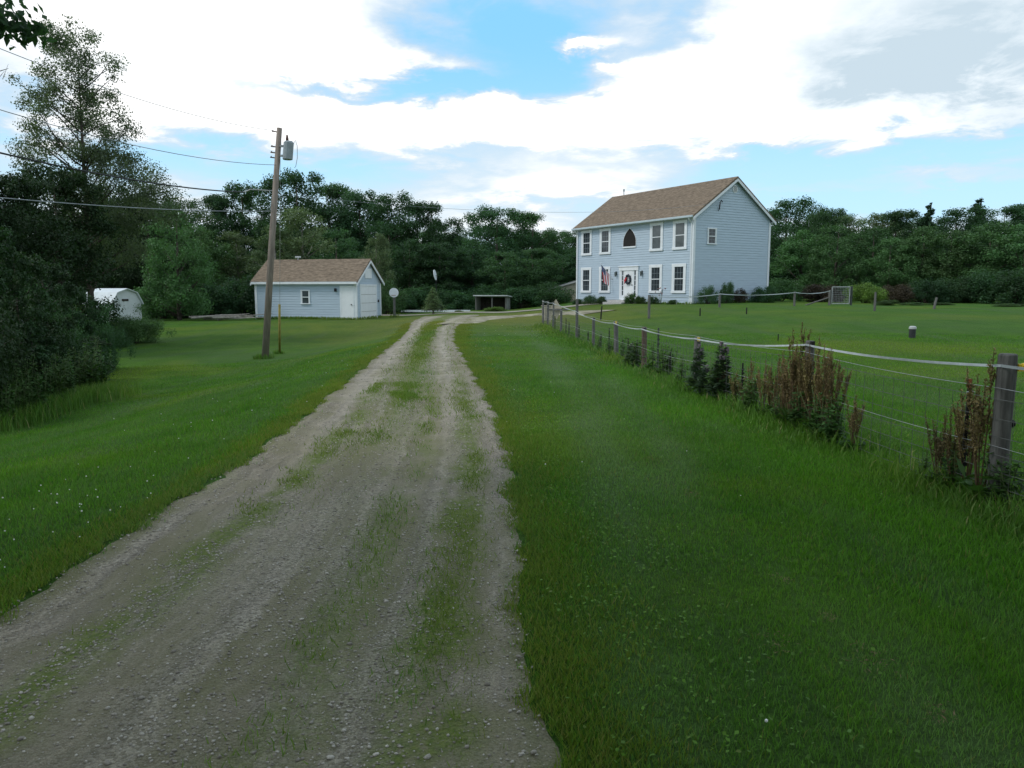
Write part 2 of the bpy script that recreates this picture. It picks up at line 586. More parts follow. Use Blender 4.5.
def height(x, y):
    x, y = np.asarray(x, float), np.asarray(y, float)
    left = -sstep(-2.6, -8.5, x) * (.78 * sstep(2, 13, y) * (1 - sstep(30, 46, y) * .68))
    right = sstep(.5, 15, x - fence_x(np.clip(y, 0, 40))) * .10 * sstep(3, 10, y)
    mound = .66 * sstep(12, 44, y + .35 * np.clip(x - 10, -8, 20)) * sstep(.3, 9, x - fence_x(np.clip(y, 0, 40)) + .12 * np.clip(y - 33, 0, 20))
    und = .025 * np.sin(x * .9 + 1.3) * np.sin(y * .55) + .04 * np.sin(x * .23 + .4) * np.sin(y * .19 + 1)
    und = und * sstep(.0, 4, np.abs(x + .8) - 1.0)
    bank = .07 * np.exp(-((y - 15.5 - .1 * x) / 1.3) ** 2) * sstep(-3, -6, x)
    far = 1.2 * sstep(75, 200, y)
    return left + right + mound + und + bank + far


def h(x, y):
    return float(height(x, y))


def ground(px, py):
    """point where the sight line of a pixel meets the terrain"""
    d = ray(px, py)
    t = 2.0
    for _ in range(60):
        p = Vector((0, 0, EYE)) + d * t
        e = p.z - h(p.x, p.y)
        t += e / max(.05, -d.z + .02) * .6
        t = max(.5, min(t, 200))
    return Vector((0, 0, EYE)) + d * t


def xat(px, Y, py=HORIZON):
    d = ray(px, py)
    return d.x / d.y * Y


def zat(px, py, Y):
    d = ray(px, py)
    return EYE + d.z / d.y * Y


# edges of the drive (traced on the photograph, taken to ground metres)
EL_PX = [(-330, 768), (0, 606), (100, 545), (190, 490), (270, 440), (330, 392), (375, 355), (397, 336), (406, 325), (409, 319)]
ER_PX = [(562, 768), (537, 640), (526, 540), (518, 480), (506, 430), (490, 395), (470, 362), (457, 342), (458, 328), (470, 319)]


def flat(px, py):
    d = ray(px, py)
    t = -EYE / d.z
    return d.x * t, d.y * t


el = np.array([flat(*p) for p in EL_PX]); er = np.array([flat(*p) for p in ER_PX])
el = np.vstack([[el[0, 0] - .35, -14], el, [el[-1, 0] - .1, 56]])
er = np.vstack([[er[0, 0] + .2, -14], er, [er[-1, 0] + .6, 56]])


def smooth_interp(y, pts):
    y = np.asarray(y, float)
    return sum(np.interp(y + o, pts[:, 1], pts[:, 0]) for o in (-.06, -.03, 0, .03, .06) for o in (o * np.clip(1, 1, 1) * 8,)) / 5


def road_l(y):
    y = np.asarray(y, float)
    return smooth_interp(y, el) + .025 * np.sin(y * 2.1) + .02 * np.sin(y * 5.3 + 1) + .02 * np.sin(y * 13.1) + .012 * np.sin(y * 31)


def road_r(y):
    y = np.asarray(y, float)
    return smooth_interp(y, er) + .025 * np.sin(y * 2.6 + 2) + .02 * np.sin(y * 6.1 + .4) + .02 * np.sin(y * 14.7 + 2) + .012 * np.sin(y * 29)


def across(x, y):
    a, b = road_l(y), road_r(y)
    return (x - a) / (b - a)


def mow(x, y):
    """two pale tyre and mower lines pressed into the lawn right of the drive"""
    x1 = np.interp(y, [1.5, 3, 4.45, 8.7, 22, 36], [.5, .62, .75, 1.0, .96, .3])
    x2 = np.interp(y, [1.5, 3, 5.7, 9, 20, 36], [1.7, 1.55, 1.34, 1.75, 2.0, 1.2])
    w = 1 + .02 * y
    a = np.exp(-((x - x1 - .07 * np.sin(y * 1.3)) / (.27 * w)) ** 2) * (.7 + .3 * np.sin(y * .9 + 1))
    b = np.exp(-((x - x2 - .06 * np.sin(y * 1.7 + 2)) / (.22 * w)) ** 2) * (.55 + .4 * np.sin(y * 1.1))
    return np.clip(a + b, 0, 1) * sstep(48, 30, y) if False else np.clip(a + b, 0, 1) * (1 - sstep(30, 44, y))


def fresh(x, y):
    """lush strip the mower leaves beside the wire fence, yellower along the drive"""
    d = fence_x(y) - x
    return np.exp(-((d - .75) / .5) ** 2) * (1 - sstep(22, 34, y)) * (.6 + .4 * np.sin(y * 1.4 + np.sin(y * .7)))


def grid_axis(centre, n, a, far):
    t = np.linspace(-1, 1, n)
    k = np.arcsinh(far / a)
    return centre + a * np.sinh(t * k)


gx = grid_axis(-.5, 230, 4.5, 700)
gy = grid_axis(7, 260, 6.0, 900)
GX, GY = np.meshgrid(gx, gy)
GZ = height(GX, GY)
u = across(GX, GY)
inside = (u > .0) & (u < 1.0) & (GY < 50) & (GY > -12)
edge = np.minimum(u, 1 - u) * (road_r(GY) - road_l(GY))
GZ = GZ - np.where(inside, .06 * sstep(.02, .3, edge), 0)
V = np.stack([GX, GY, GZ], -1).reshape(-1, 3)
nx, ny = len(gx), len(gy)
idx = np.arange(nx * ny).reshape(ny, nx)
F = np.stack([idx[:-1, :-1], idx[:-1, 1:], idx[1:, 1:], idx[1:, :-1]], -1).reshape(-1, 4)


def with_fields(me, x, y):
    for nm, fn in (('mow', mow), ('fresh', fresh)):
        a_ = me.attributes.new(nm, 'FLOAT', 'POINT')
        a_.data.foreach_set('value', np.ascontiguousarray(fn(x, y), dtype=np.float32))
    return me


tag(obj('lawn_ground', with_fields(np_mesh('lawn_ground', V, F, ground_mat(), smooth=True), V[:, 0], V[:, 1])), None, None, kind='structure')

# the gravel drive
ys = np.concatenate([np.arange(-10, 14, .08), np.arange(14, 49, .3)])
us = np.linspace(0, 1, 41)
A, B = road_l(ys)[:, None], road_r(ys)[:, None]
X = A + (B - A) * us[None, :]
Y = np.repeat(ys[:, None], len(us), 1)
ruts = -.022 * (np.exp(-((us - .14) / .10) ** 2) + np.exp(-((us - .66) / .10) ** 2))[None, :]
bed = .012 * np.sin(X * 3.1 + Y * .8) * np.sin(Y * 1.3) * (np.minimum(us, 1 - us) * 4).clip(0, 1)[None, :]
edge_drop = -.03 * (1 - sstep(0, .05, np.minimum(us, 1 - us)))[None, :]
Z = height(X, Y) + .012 + ruts + bed + edge_drop
V = np.stack([X, Y, Z], -1).reshape(-1, 3)
idx = np.arange(V.shape[0]).reshape(len(ys), len(us))
F = np.stack([idx[:-1, :-1], idx[:-1, 1:], idx[1:, 1:], idx[1:, :-1]], -1).reshape(-1, 4)
me = np_mesh('driveway', V, F, gravel_mat(), smooth=True)
a = me.attributes.new('across', 'FLOAT', 'POINT')
a.data.foreach_set('value', np.repeat(us[None, :], len(ys), 0).astype(np.float32).ravel())
tag(obj('driveway', me), None, None, kind='structure')

# pale gravel yard beyond the crest, running off to the right towards the house
ys = np.linspace(0, 1, 14); xs = np.linspace(-13, 6.5, 60)
X = np.repeat(xs[None, :], 14, 0)
Y = 52.5 + ys[:, None] * 2.6 + .25 * np.sin(X * 1.3) + .0 * X
V = np.stack([X, Y, height(X, Y) + .03], -1).reshape(-1, 3)
idx = np.arange(V.shape[0]).reshape(14, 60)
F = np.stack([idx[:-1, :-1], idx[:-1, 1:], idx[1:, 1:], idx[1:, :-1]], -1).reshape(-1, 4)
tag(obj('gravel_path', np_mesh('gravel_path', V, F, mat('pale yard gravel', (.27, .25, .20), .95, .25, 2, space='World'), smooth=True)), None, None, kind='structure')


# spur of the drive that bends right over the crest towards the house
cl_ = [ground(448, 324.5), ground(470, 320), ground(500, 316.8), ground(548, 313.6), ground(600, 312.5)]
spts = np.array([(p.x, p.y) for p in cl_])
tt = np.linspace(0, len(spts) - 1, 60)
cx_, cy_ = np.interp(tt, range(len(spts)), spts[:, 0]), np.interp(tt, range(len(spts)), spts[:, 1])
dx_, dy_ = np.gradient(cx_), np.gradient(cy_)
ln_ = np.hypot(dx_, dy_)
rows = []
for k in np.linspace(-1, 1, 9):
    wd_ = 1.15 + .12 * np.sin(tt * 5 + k)
    X_, Y_ = cx_ - dy_ / ln_ * k * wd_, cy_ + dx_ / ln_ * k * wd_
    rows.append(np.stack([X_, Y_, height(X_, Y_) + .035 - .05 * (abs(k) > .95)], -1))
V = np.stack(rows, 1).reshape(-1, 3)
idx = np.arange(V.shape[0]).reshape(60, 9)
F = np.stack([idx[:-1, :-1], idx[:-1, 1:], idx[1:, 1:], idx[1:, :-1]], -1).reshape(-1, 4)
tag(obj('drive_path', np_mesh('drive_path', V, F, mat('dry gravel and dead grass', (.19, .175, .105), .95, .3, 1.4, space='World', col2=(.27, .245, .18)), smooth=True)), None, None, kind='structure')


# ------------------------------------------------------------------ grass, gravel and clover (uncountable)
def scatter(n, r0, r1, a0=-50, a1=50, power=1.0):
    t = rng.rand(n)
    r = np.sqrt(r0 ** 2 + t * (r1 ** 2 - r0 ** 2))
    a = np.radians(rng.uniform(a0, a1, n))
    return r * np.sin(a), r * np.cos(a)


def blades(name, x, y, hgt, wid, material, bend=.5, five=True, zoff=-.004):
    n = len(x)
    z = height(x, y) + zoff
    inroad = (across(x, y) > 0) & (across(x, y) < 1)
    a = rng.uniform(0, 2 * PI, n)
    dx, dy = np.cos(a), np.sin(a)                  # across the blade
    b = rng.uniform(0, 2 * PI, n)
    lean = hgt * bend * rng.uniform(.2, 1.0, n)
    lx, ly = np.cos(b) * lean, np.sin(b) * lean
    P = np.stack([x, y, z], -1)
    W = np.stack([dx, dy, 0 * dx], -1) * (wid / 2)[:, None]
    T = np.stack([lx, ly, hgt], -1)
    Mid = np.stack([lx * .35, ly * .35, hgt * .6], -1)
    rnd = rng.rand(n)
    if five:
        V = np.stack([P - W, P + W, P + Mid + W * .8, P + T, P + Mid - W * .8], 1).reshape(-1, 3)
        i = np.arange(n)[:, None] * 5
        F = np.concatenate([i + np.array([[0, 1, 2]]), i + np.array([[0, 2, 4]]), i + np.array([[4, 2, 3]])], 1).reshape(-1, 3)
        k = 5
    else:
        V = np.stack([P - W, P + W, P + T], 1).reshape(-1, 3)
        F = np.arange(n * 3).reshape(-1, 3)
        k = 3
    return V, F, np.repeat(rnd, k)


def join(parts):
    Vs, Fs, Rs, o = [], [], [], 0
    for V, F, r in parts:
        Vs.append(V); Fs.append(F + o); Rs.append(r); o += len(V)
    return np.concatenate(Vs), np.concatenate(Fs), np.concatenate(Rs)


def lawn_points(n, r0, r1, a0=-50, a1=50):
    x, y = scatter(n, r0, r1, a0, a1)
    u = across(x, y)
    wob = np.abs(rng.normal(0, .02, n)) * (1 + np.sin(x * 9 + y * 7)) + .012 * np.sin(x * 3 + y * 4)
    wob = np.where(u < .5, wob, -wob)
    keep = ((u < 0 + wob) | (u > 1 + wob)) | (y > 50)
    # worn verge: thinner next to the gravel
    d = np.where(u > .5, u - 1, -u)
    keep &= rng.rand(n) < .25 + .75 * np.clip(d / .10 + .1, 0, 1)
    return x[keep], y[keep]


lawn = []
for n, r0, r1, hh, ww, five in ((95000, 1.6, 4.2, .036, .0036, True), (190000, 4.2, 8.5, .038, .0058, True), (190000, 8.5, 15, .038, .010, False),
                                (150000, 15, 26, .034, .016, False)):
    x, y = lawn_points(n, r0, r1)
    k = len(x)
    tall = .75 + .5 * (np.sin(x * 1.7 + np.sin(y * .9)) * np.sin(y * 1.1 + x * .4) * .5 + .5)
    hg = hh * tall * rng.uniform(.5, 1.35, k) * (1 - .3 * mow(x, y)) * (1 + .35 * fresh(x, y))
    lawn.append(blades('g', x, y, hg, ww * rng.uniform(.7, 1.3, k), None, .75, five))
V, F, r = join(lawn)
tag(obj('grass', with_fields(np_mesh('grass', V, F, blade_mat('lawn blades', GRASS, GRASS2, (.20, .16, .065), .08), r), V[:, 0], V[:, 1])),
    'short mown green grass covering the lawns beside the drive', 'grass', kind='stuff')

# sparse tufts in the strips between the wheel tracks
xa, ya = scatter(330000, 1.8, 13, -44, 14)
xb, yb = scatter(230000, 11, 40, -24, 2)
x, y = np.concatenate([xa, xb]), np.concatenate([ya, yb])
n = len(x)
u = across(x, y)
nn = np.sin(x * 2.3 + 1.1 * np.sin(y * 1.2)) * np.sin(y * 1.05 + .6) + .7 * np.sin(x * 7 + y * 3.1) * np.sin(y * 2.9 - x * 2)
fa = sstep(4, 20, y)
p = (.8 * np.exp(-((u - .29) / .05) ** 2) + .9 * np.exp(-((u - .84) / .05) ** 2)) * (1 - .8 * fa) + 3 * fa * np.exp(-((u - .47) / .09) ** 2) + .35 * np.exp(-((u - .64) / .05) ** 2) * (1 - fa)
keep = (u > .02) & (u < .98) & (rng.rand(n) < p * np.maximum(sstep(-.5, .45, nn), .45 * fa)) & (y < 46)
x, y = x[keep], y[keep]
d = np.hypot(x, y)
k = len(x)
V, F, r = blades('t', x, y, rng.uniform(.015, .05, k) * (1 + d * .02), (.004 + .0007 * d) * rng.uniform(.7, 1.3, k), None, .9, False, zoff=-.002)
tag(obj('drive_grass', np_mesh('drive_grass', V, F, blade_mat('drive grass blades', (.10, .15, .022), (.14, .19, .028), (.2, .17, .07), .2), r)),
    'thin yellow green grass and moss growing in strips along the gravel drive', 'grass', kind='stuff')

# worn yellowish verge straddling both edges of the gravel
n = 120000
y = 1.5 + 40 * rng.rand(n) ** 1.9
side_ = rng.rand(n) < .5
out_ = np.abs(rng.normal(0, .24, n)) * (1 + .5 * np.sin(y * 3.1) * np.sin(y * 1.3 + side_)) - .13 * (1 + np.sin(y * 5.7 + side_) * np.sin(y * 2.2)) * rng.rand(n)
x = np.where(side_, road_l(y) - out_ * .7, road_r(y) + out_)
k = n
V, F, r = blades('v', x, y, rng.uniform(.015, .05, k), (.0042 + .0006 * y) * rng.uniform(.7, 1.3, k), None, .9, False, zoff=0.)
tag(obj('verge_grass', np_mesh('verge_grass', V, F, blade_mat('verge grass blades', (.100, .165, .024), (.150, .190, .032), (.24, .19, .080), .28), r)),
    'thin yellowed grass straggling along both edges of the gravel drive', 'grass', kind='stuff')

# loose stones
ico_v = np.array([(0, .53, .85), (0, -.53, .85), (0, .53, -.85), (0, -.53, -.85), (.53, .85, 0), (-.53, .85, 0), (.53, -.85, 0), (-.53, -.85, 0),
                  (.85, 0, .53), (-.85, 0, .53), (.85, 0, -.53), (-.85, 0, -.53)])
ico_f = np.array([(0, 9, 1), (0, 1, 8), (0, 8, 4), (0, 4, 5), (0, 5, 9), (1, 9, 7), (9, 5, 11), (5, 4, 2), (4, 8, 10), (8, 1, 6), (3, 10, 6), (3, 6, 7), (3, 7, 11),
                  (3, 11, 2), (3, 2, 10), (7, 9, 11), (11, 5, 2), (2, 4, 10), (10, 8, 6), (6, 1, 7)])
stones = []
for n, r0, r1, s0, s1 in ((26000, 1.7, 5, .0025, .0075), (1400, 1.7, 6, .006, .012), (26000, 5, 11, .004, .010), (9000, 11, 20, .007, .014)):
    x, y = scatter(n, r0, r1, -50, 25)
    u = across(x, y)
    st = np.sin(u * 26 + .6 * np.sin(y * .5)) * .5 + .5
    keep = (u > .015) & (u < .985) & (rng.rand(n) < .35 + .65 * st) & (rng.rand(n) < np.minimum(u, 1 - u) * 14 + .12)
    x, y = x[keep], y[keep]
    k = len(x)
    s = s0 + (s1 - s0) * rng.rand(k) ** 2.2
    rot = rng.uniform(0, 2 * PI, k)
    v = ico_v[None] * (1 + rng.uniform(-.28, .28, (k, 12, 1))) * np.stack([s * rng.uniform(.8, 1.5, k), s, s * rng.uniform(.5, .8, k)], -1)[:, None, :]
    c, sn = np.cos(rot)[:, None], np.sin(rot)[:, None]
    vx, vy = v[..., 0] * c - v[..., 1] * sn, v[..., 0] * sn + v[..., 1] * c
    uu = across(x, y)
    zz = height(x, y) + .012 - .022 * (np.exp(-((uu - .14) / .10) ** 2) + np.exp(-((uu - .66) / .10) ** 2)) + .012 * np.sin(x * 3.1 + y * .8) * np.sin(y * 1.3) * (np.minimum(uu, 1 - uu) * 4).clip(0, 1)
    V = np.stack([vx + x[:, None], vy + y[:, None], v[..., 2] + (zz + s * .25)[:, None]], -1).reshape(-1, 3)
    F = (np.arange(k)[:, None, None] * 12 + ico_f[None]).reshape(-1, 3)
    stones.append((V, F, np.repeat(rng.rand(k) ** 1.1, 12)))
V, F, r = join(stones)
tag(obj('gravel', np_mesh('gravel', V, F, attr_mat('loose stones', (.19, .17, .14), (.46, .43, .37)), r)), 'loose grey gravel scattered over the drive', 'gravel', kind='stuff')


def leaves(P, Nrm, size, aspect=.55, rnd=True):
    """diamond leaves at P facing Nrm"""
    n = len(P)
    t = rng.normal(size=(n, 3))
    t = np.cross(Nrm, t)
    t /= np.linalg.norm(t, axis=1)[:, None] + 1e-9
    b = np.cross(Nrm, t)
    s = (size * np.ones(n))[:, None]
    L, W = t * s * .5, b * s * .5 * aspect
    fold = Nrm * s * .06
    V = np.stack([P - L, P + W + fold - L * .1, P + L, P - W + fold - L * .1], 1).reshape(-1, 3)
    F = np.arange(n * 4).reshape(-1, 4)
    return V, F, np.repeat(rng.rand(n), 4)


def unit(v):
    return v / (np.linalg.norm(v, axis=-1, keepdims=True) + 1e-9)


# broad clover and plantain along the right verge
n = 60000
x, y = scatter(n, 1.9, 14, -20, 44)
u = across(x, y)
d = (u - 1) * (road_r(y) - road_l(y))
pn = np.sin(x * 3.1 + 2 * np.sin(y * 1.7)) * np.sin(y * 2.3 + x)
keep = (d > .05) & (rng.rand(n) < (.95 * np.exp(-((d - .40) / .45) ** 2) + .04) * sstep(-.6, .6, pn))
x, y = x[keep], y[keep]
k = len(x)
P = np.stack([x, y, height(x, y) + rng.uniform(.02, .05, k)], -1)
Nn = unit(np.stack([rng.normal(0, .4, k), rng.normal(0, .4, k), np.ones(k)], -1))
V, F, r = leaves(P, Nn, rng.uniform(.010, .026, k), .75)
tag(obj('clover', np_mesh('clover', V, F, blade_mat('clover leaves', (.075, .165, .020), (.105, .205, .024), (.15, .16, .045), .10), r)),
    'low patches of broad leaved clover along the right verge of the drive', 'clover', kind='stuff')

# white clover heads
pts = []
for cx, cy, sx, sy, n in ((ground(100, 515).x, ground(100, 515).y, .9, .9, 40), (ground(60, 530).x, ground(60, 530).y, .5, .6, 25), (ground(230, 430).x, ground(230, 430).y, 1.6, 2.4, 16), (ground(330, 375).x, ground(330, 375).y, 1.2, 4, 22),
                          (ground(500, 345).x, ground(500, 345).y, .8, 4, 22), (ground(560, 430).x, ground(560, 430).y, 1., 3, 8), (2.0, 5.5, 1.2, 2, 3)):
    pts.append(np.stack([rng.normal(cx, sx, n), rng.normal(cy, sy, n)], -1))
pts = np.concatenate(pts)
u = across(pts[:, 0], pts[:, 1])
pts = pts[((u < -.01) | (u > 1.01)) & (pts[:, 1] > 2)]
k = len(pts)
s = rng.uniform(.0035, .007, k) * (1 + np.clip(pts[:, 1] - 8, 0, 30) * .02)
v = ico_v[None] * s[:, None, None]
V = (v + np.stack([pts[:, 0], pts[:, 1], height(pts[:, 0], pts[:, 1]) + .075], -1)[:, None, :]).reshape(-1, 3)
F = (np.arange(k)[:, None, None] * 12 + ico_f[None]).reshape(-1, 3)
tag(obj('clover_flowers', np_mesh('clover_flowers', V, F, M['flower'])), 'tiny white clover flowers dotted over the lawns', 'flowers', kind='stuff')

# long unmown grass along the fence foot and round the bushes
n = 30000
y = rng.uniform(4.2, 34, n) ** 1.0
y = 4.2 + 30 * rng.rand(n) ** 1.9
x = fence_x(y) + rng.normal(0, .20 + .012 * y, n)
keep = rng.rand(n) < .55 + .45 * np.sin(y * 2.1) * np.sin(y * .7)
x, y = x[keep], y[keep]
k = len(x)
off = np.abs(x - fence_x(y))
lg = [blades('l', x, y, rng.uniform(.05, .18, k) * np.exp(-(off / .34) ** 2) + .04, (.005 + .0007 * y) * rng.uniform(.7, 1.4, k), None, .8, True)]
n = 9000
bt_ = rng.rand(n)
b0_, b1_ = ground(-20, 432), ground(104, 396)
bx = b0_.x + (b1_.x - b0_.x) * bt_ + rng.normal(0, .30, n)
by = b0_.y + (b1_.y - b0_.y) * bt_ + rng.normal(0, .35, n)
k = n // 2 * 2
lg.append(blades('l', bx, by, rng.uniform(.1, .4, k), .012 * rng.uniform(.7, 1.3, k), None, .6, True))
tuf = []
for tx_, ty_, tr_, tn_ in ((xat(264, 26, 358), 26, .30, 260), (xat(279, 28.2, 350), 28.2, .15, 90), (xat(394, 50), 50, .3, 120)):
    a_ = rng.uniform(0, 2 * PI, tn_); q_ = tr_ * np.sqrt(rng.rand(tn_)) + .05
    tuf.append(np.stack([tx_ + q_ * np.cos(a_), ty_ + q_ * np.sin(a_)], -1))
for p0_, p1_, tn_ in (((xat(256, 48.6), 48.4), (xat(356, 47), 46.8), 1500), ((xat(356, 47), 46.9), (xat(380, 50.6), 50.5), 500), ((xat(577, 57), 56.8), (xat(690, 47), 46.7), 900), ((xat(692, 47) + .1, 47.), (xat(770, 50.6), 50.5), 900)):
    q_ = rng.rand(tn_)[:, None]
    tuf.append(np.array(p0_) + (np.array(p1_) - np.array(p0_)) * q_ + rng.normal(0, .10, (tn_, 2)))
tuf = np.concatenate(tuf)
lg.append(blades('l', tuf[:, 0], tuf[:, 1], rng.uniform(.06, .22, len(tuf)), (.006 + .0006 * tuf[:, 1]) * rng.uniform(.7, 1.3, len(tuf)), None, .6, True))
V, F, r = join(lg)
tag(obj('tall_grass', np_mesh('tall_grass', V, F, blade_mat('long grass blades', (.060, .140, .020), (.090, .180, .030), (.30, .26, .13), .14), r)),
    'long unmown grass along the foot of the wire fence', 'grass', kind='stuff')

# small clumps of dried clippings on the right lawn
cp = []
for px, py, sc_, k in ((827, 622, .03, 60), (868, 662, .05, 90), (690, 498, .05, 90), (938, 722, .035, 60), (783, 585, .03, 50), (650, 462, .06, 80), (775, 650, .05, 60)):
    p = ground(px, py)
    P = np.stack([p.x + rng.normal(0, sc_, k), p.y + rng.normal(0, sc_ * 1.5, k), h(p.x, p.y) + rng.uniform(.02, .05, k)], -1)
    cp.append(leaves(P, unit(rng.normal(size=(k, 3)) * .4 + [0, 0, 1]), rng.uniform(.008, .03, k), .14))
V, F, r = join(cp)
tag(obj('grass_clippings', np_mesh('grass_clippings', V, F, M['drygrass'], r)), 'brown wisps of dry clippings lying on the right lawn', 'clippings', kind='stuff')


# ------------------------------------------------------------------ house
def clap(mb, p0, p1, z0, z1, board=.16, lip=.024, limits=None):
    """a clapboarded wall from p0 to p1 (outside on the right hand when walking p0->p1); limits(z) trims it for a gable"""
    p0, p1 = Vector((*p0, 0)), Vector((*p1, 0))
    t = (p1 - p0).normalized(); L = (p1 - p0).length
    n = Vector((t.y, -t.x, 0))
    z = z0
    while z < z1 - 1e-4:
        zt = min(z + board, z1)
        a0, b0 = limits(z) if limits else (0, L)
        a1, b1 = limits(zt) if limits else (0, L)
        if b0 - a0 > .02:
            A, B = p0 + t * a0 + n * lip + Vector((0, 0, z)), p0 + t * b0 + n * lip + Vector((0, 0, z))
            D, E = p0 + t * a1 + n * .001 + Vector((0, 0, zt)), p0 + t * b1 + n * .001 + Vector((0, 0, zt))
            A2, B2 = A - n * lip, B - n * lip
            mb.add([A, B, E, D, A2, B2], [(0, 1, 2, 3), (4, 5, 1, 0)])
        z = zt


def window(parent, x, z0, z1, w, wall='front', trim=.20, rows=2, cols=3, pane='glass', name='window', yoff=0., depth=0.):
    """double hung window with wide casing; x is the centre along the wall, wall local frames are set by mapping"""
    def mp(u0, u1, d0, d1, a, b):        # u along wall, d outwards
        return (u0, u1, -d1, -d0, a, b) if wall == 'front' else (d0, d1, u0, u1, a, b)
    fr = MB()
    X0, X1 = x - w / 2, x + w / 2
    o = .026
    fr.box(*mp(X0 - trim, X0, o, .06, z0, z1)); fr.box(*mp(X1, X1 + trim, o, .06, z0, z1))
    fr.box(*mp(X0 - trim - .02, X1 + trim + .02, o, .065, z1, z1 + trim)); fr.box(*mp(X0 - trim - .03, X1 + trim + .03, o, .09, z0 - trim * .8, z0))
    f = fr.build(name, M['trim'], parent, bevel=.006)
    g = MB().box(*mp(X0, X1, .004, .028, z0, z1)).build('pane', M[pane], f)
    mu = MB()
    zm = (z0 + z1) / 2
    mu.box(*mp(X0, X1, .028, .052, zm - .025, zm + .025))
    for a, b in ((X0, X0 + .035), (X1 - .035, X1)):
        mu.box(*mp(a, b, .028, .046, z0, zm - .025)); mu.box(*mp(a, b, .028, .046, zm + .025, z1))
    mu.build('sash', M['trim'], f)
    gr = MB()
    for k in range(1, cols):
        c = X0 + (X1 - X0) * k / cols
        gr.box(*mp(c - .009, c + .009, .028, .034, z0, zm - .025)); gr.box(*mp(c - .009, c + .009, .028, .034, zm + .025, z1))
    for lo, hi in ((z0, zm), (zm, z1)):
        for k in range(1, rows):
            c = lo + (hi - lo) * k / rows
            gr.box(*mp(X0 + .035, X1 - .035, .028, .037, c - .009, c + .009))
    if gr.v:
        gr.build('muntins', M['muntin'], f)
    return f


def vee(y0, y1, z_eave, z_ridge, over, th):
    """cross section of a gable roof slab"""
    ym = (y0 + y1) / 2
    sl = (z_ridge - z_eave) / (ym - y0)
    ze = z_eave - sl * over
    return [(y0 - over, ze), (ym, z_ridge), (y1 + over, ze), (y1 + over, ze + th), (ym, z_ridge + th), (y0 - over, ze + th)]


HL, HW, HE, HR = 12.0, 6.95, 5.55, 7.92
ha = R(31.6)
corner = Vector((xat(692.0, 47.0), 47.0))
HZ = .66
house = thing('house', 'pale blue two storey clapboard house with brown gable roof on the rise', 'house', (corner.x, corner.y, HZ), -(PI / 2 - ha))
core = MB()
core.box(-HL + .01, -.01, .01, HW - .01, -.3, HE)
core.prism([(.01, HE), (HW - .01, HE), (HW / 2, HR - .02)], 'x', -HL + .01, -.01)
gl = lambda z: (0, HW) if z <= HE else ((z - HE) / (HR - HE) * HW / 2, HW - (z - HE) / (HR - HE) * HW / 2)
clap(core, (-HL, 0), (0, 0), .12, HE)
clap(core, (0, 0), (0, HW), .12, HR - .05, limits=gl)
clap(core, (0, HW), (-HL, HW), .12, HE)
clap(core, (-HL, HW), (-HL, 0), .12, HR - .05, limits=gl)
core.build('wall', M['siding'], house)
MB().box(-HL + .0, 0.0, 0.0, HW, -.5, .115).build('foundation', M['concrete'], house)
roof = MB().prism(vee(-.03, HW + .03, HE + .0, HR + .02, .26, .13), 'x', -HL - .24, .24).build('roof', M['roof'], house)
# shingle courses: thin laps standing 8 mm proud of the front slope
lap = MB()
sl = math.atan2(HR - HE, HW / 2)
for k in range(26):
    t0 = .02 + k * .172
    for sgn in (0, 1):
        y = -.29 + math.cos(sl) * t0
        if y > HW / 2 - .05:
            continue
        z = HE - math.tan(sl) * .26 + math.tan(sl) * (y + .29) + .135
        yy = y if sgn == 0 else HW - y
        lap.add([(-HL - .235, yy, z), (.235, yy, z), (.235, yy + (.1 if sgn == 0 else -.1), z + math.tan(sl) * .1 - .008), (-HL - .235, yy + (.1 if sgn == 0 else -.1), z + math.tan(sl) * .1 - .008)], [(0, 1, 2, 3)])
lap.build('shingle_course', M['roof'], roof)
for x0, x1 in ((.0125, .265), (-HL - .265, -HL - .0125)):
    MB().prism([(y, z) for y, z in vee(-.03, HW + .03, HE - .17, HR - .15, .26, .17)], 'x', *((.205, .262) if x0 > 0 else (-HL - .262, -HL - .205))).build('rake_board', M['trim'], house)
sof = MB()
ze = HE - math.tan(sl) * .26
MB().box(-HL - .2, .2, -.27, -.013, ze - .04, ze + .005).build('soffit', M['trim'], house)
MB().box(-HL - .2, .2, HW + .013, HW + .27, ze - .04, ze + .005).build('soffit', M['trim'], house)
gut = MB()
gut.box(-HL - .22, .22, -.41, -.30, ze - .02, ze + .11)
gut.build('gutter', M['gutter'], house, bevel=.02)
for xx in (-.12, -HL + .13):
    MB().tube([(xx, -.35, ze - .02), (xx, -.30, ze - .12), (xx, -.07, ze - .35), (xx, -.07, .25), (xx, -.18, .08)], .045, 6).build('downspout', M['trim'], house)
cb = MB()
for x0, x1, y0, y1 in ((-.16, .042, -.042, -.026), (.026, .042, -.026, .14), (-HL - .042, -HL + .16, -.042, -.026), (-HL - .042, -HL - .026, -.026, .14),
                       (.026, .042, HW - .14, HW + .026), (-.16, .042, HW + .026, HW + .042)):
    MB().box(x0, x1, y0, y1, .03, ze - .03).build('corner_board', M['trim'], house)
SW = [1.15, 3.3, 8.62, 10.8]
for i, s in enumerate(SW):
    window(house, -s, .90, 2.40, .84, pane='glass')
for i, s in enumerate(SW):
    window(house, -s, 3.63, 5.10, .84, pane='curtain' if i in (0, 1) else 'glass', rows=1 if i in (0, 1) else 2, cols=1 if i in (0, 1) else 3)
window(house, 1.55, 3.85, 4.72, .62, wall='side', trim=.09, rows=2, cols=2)
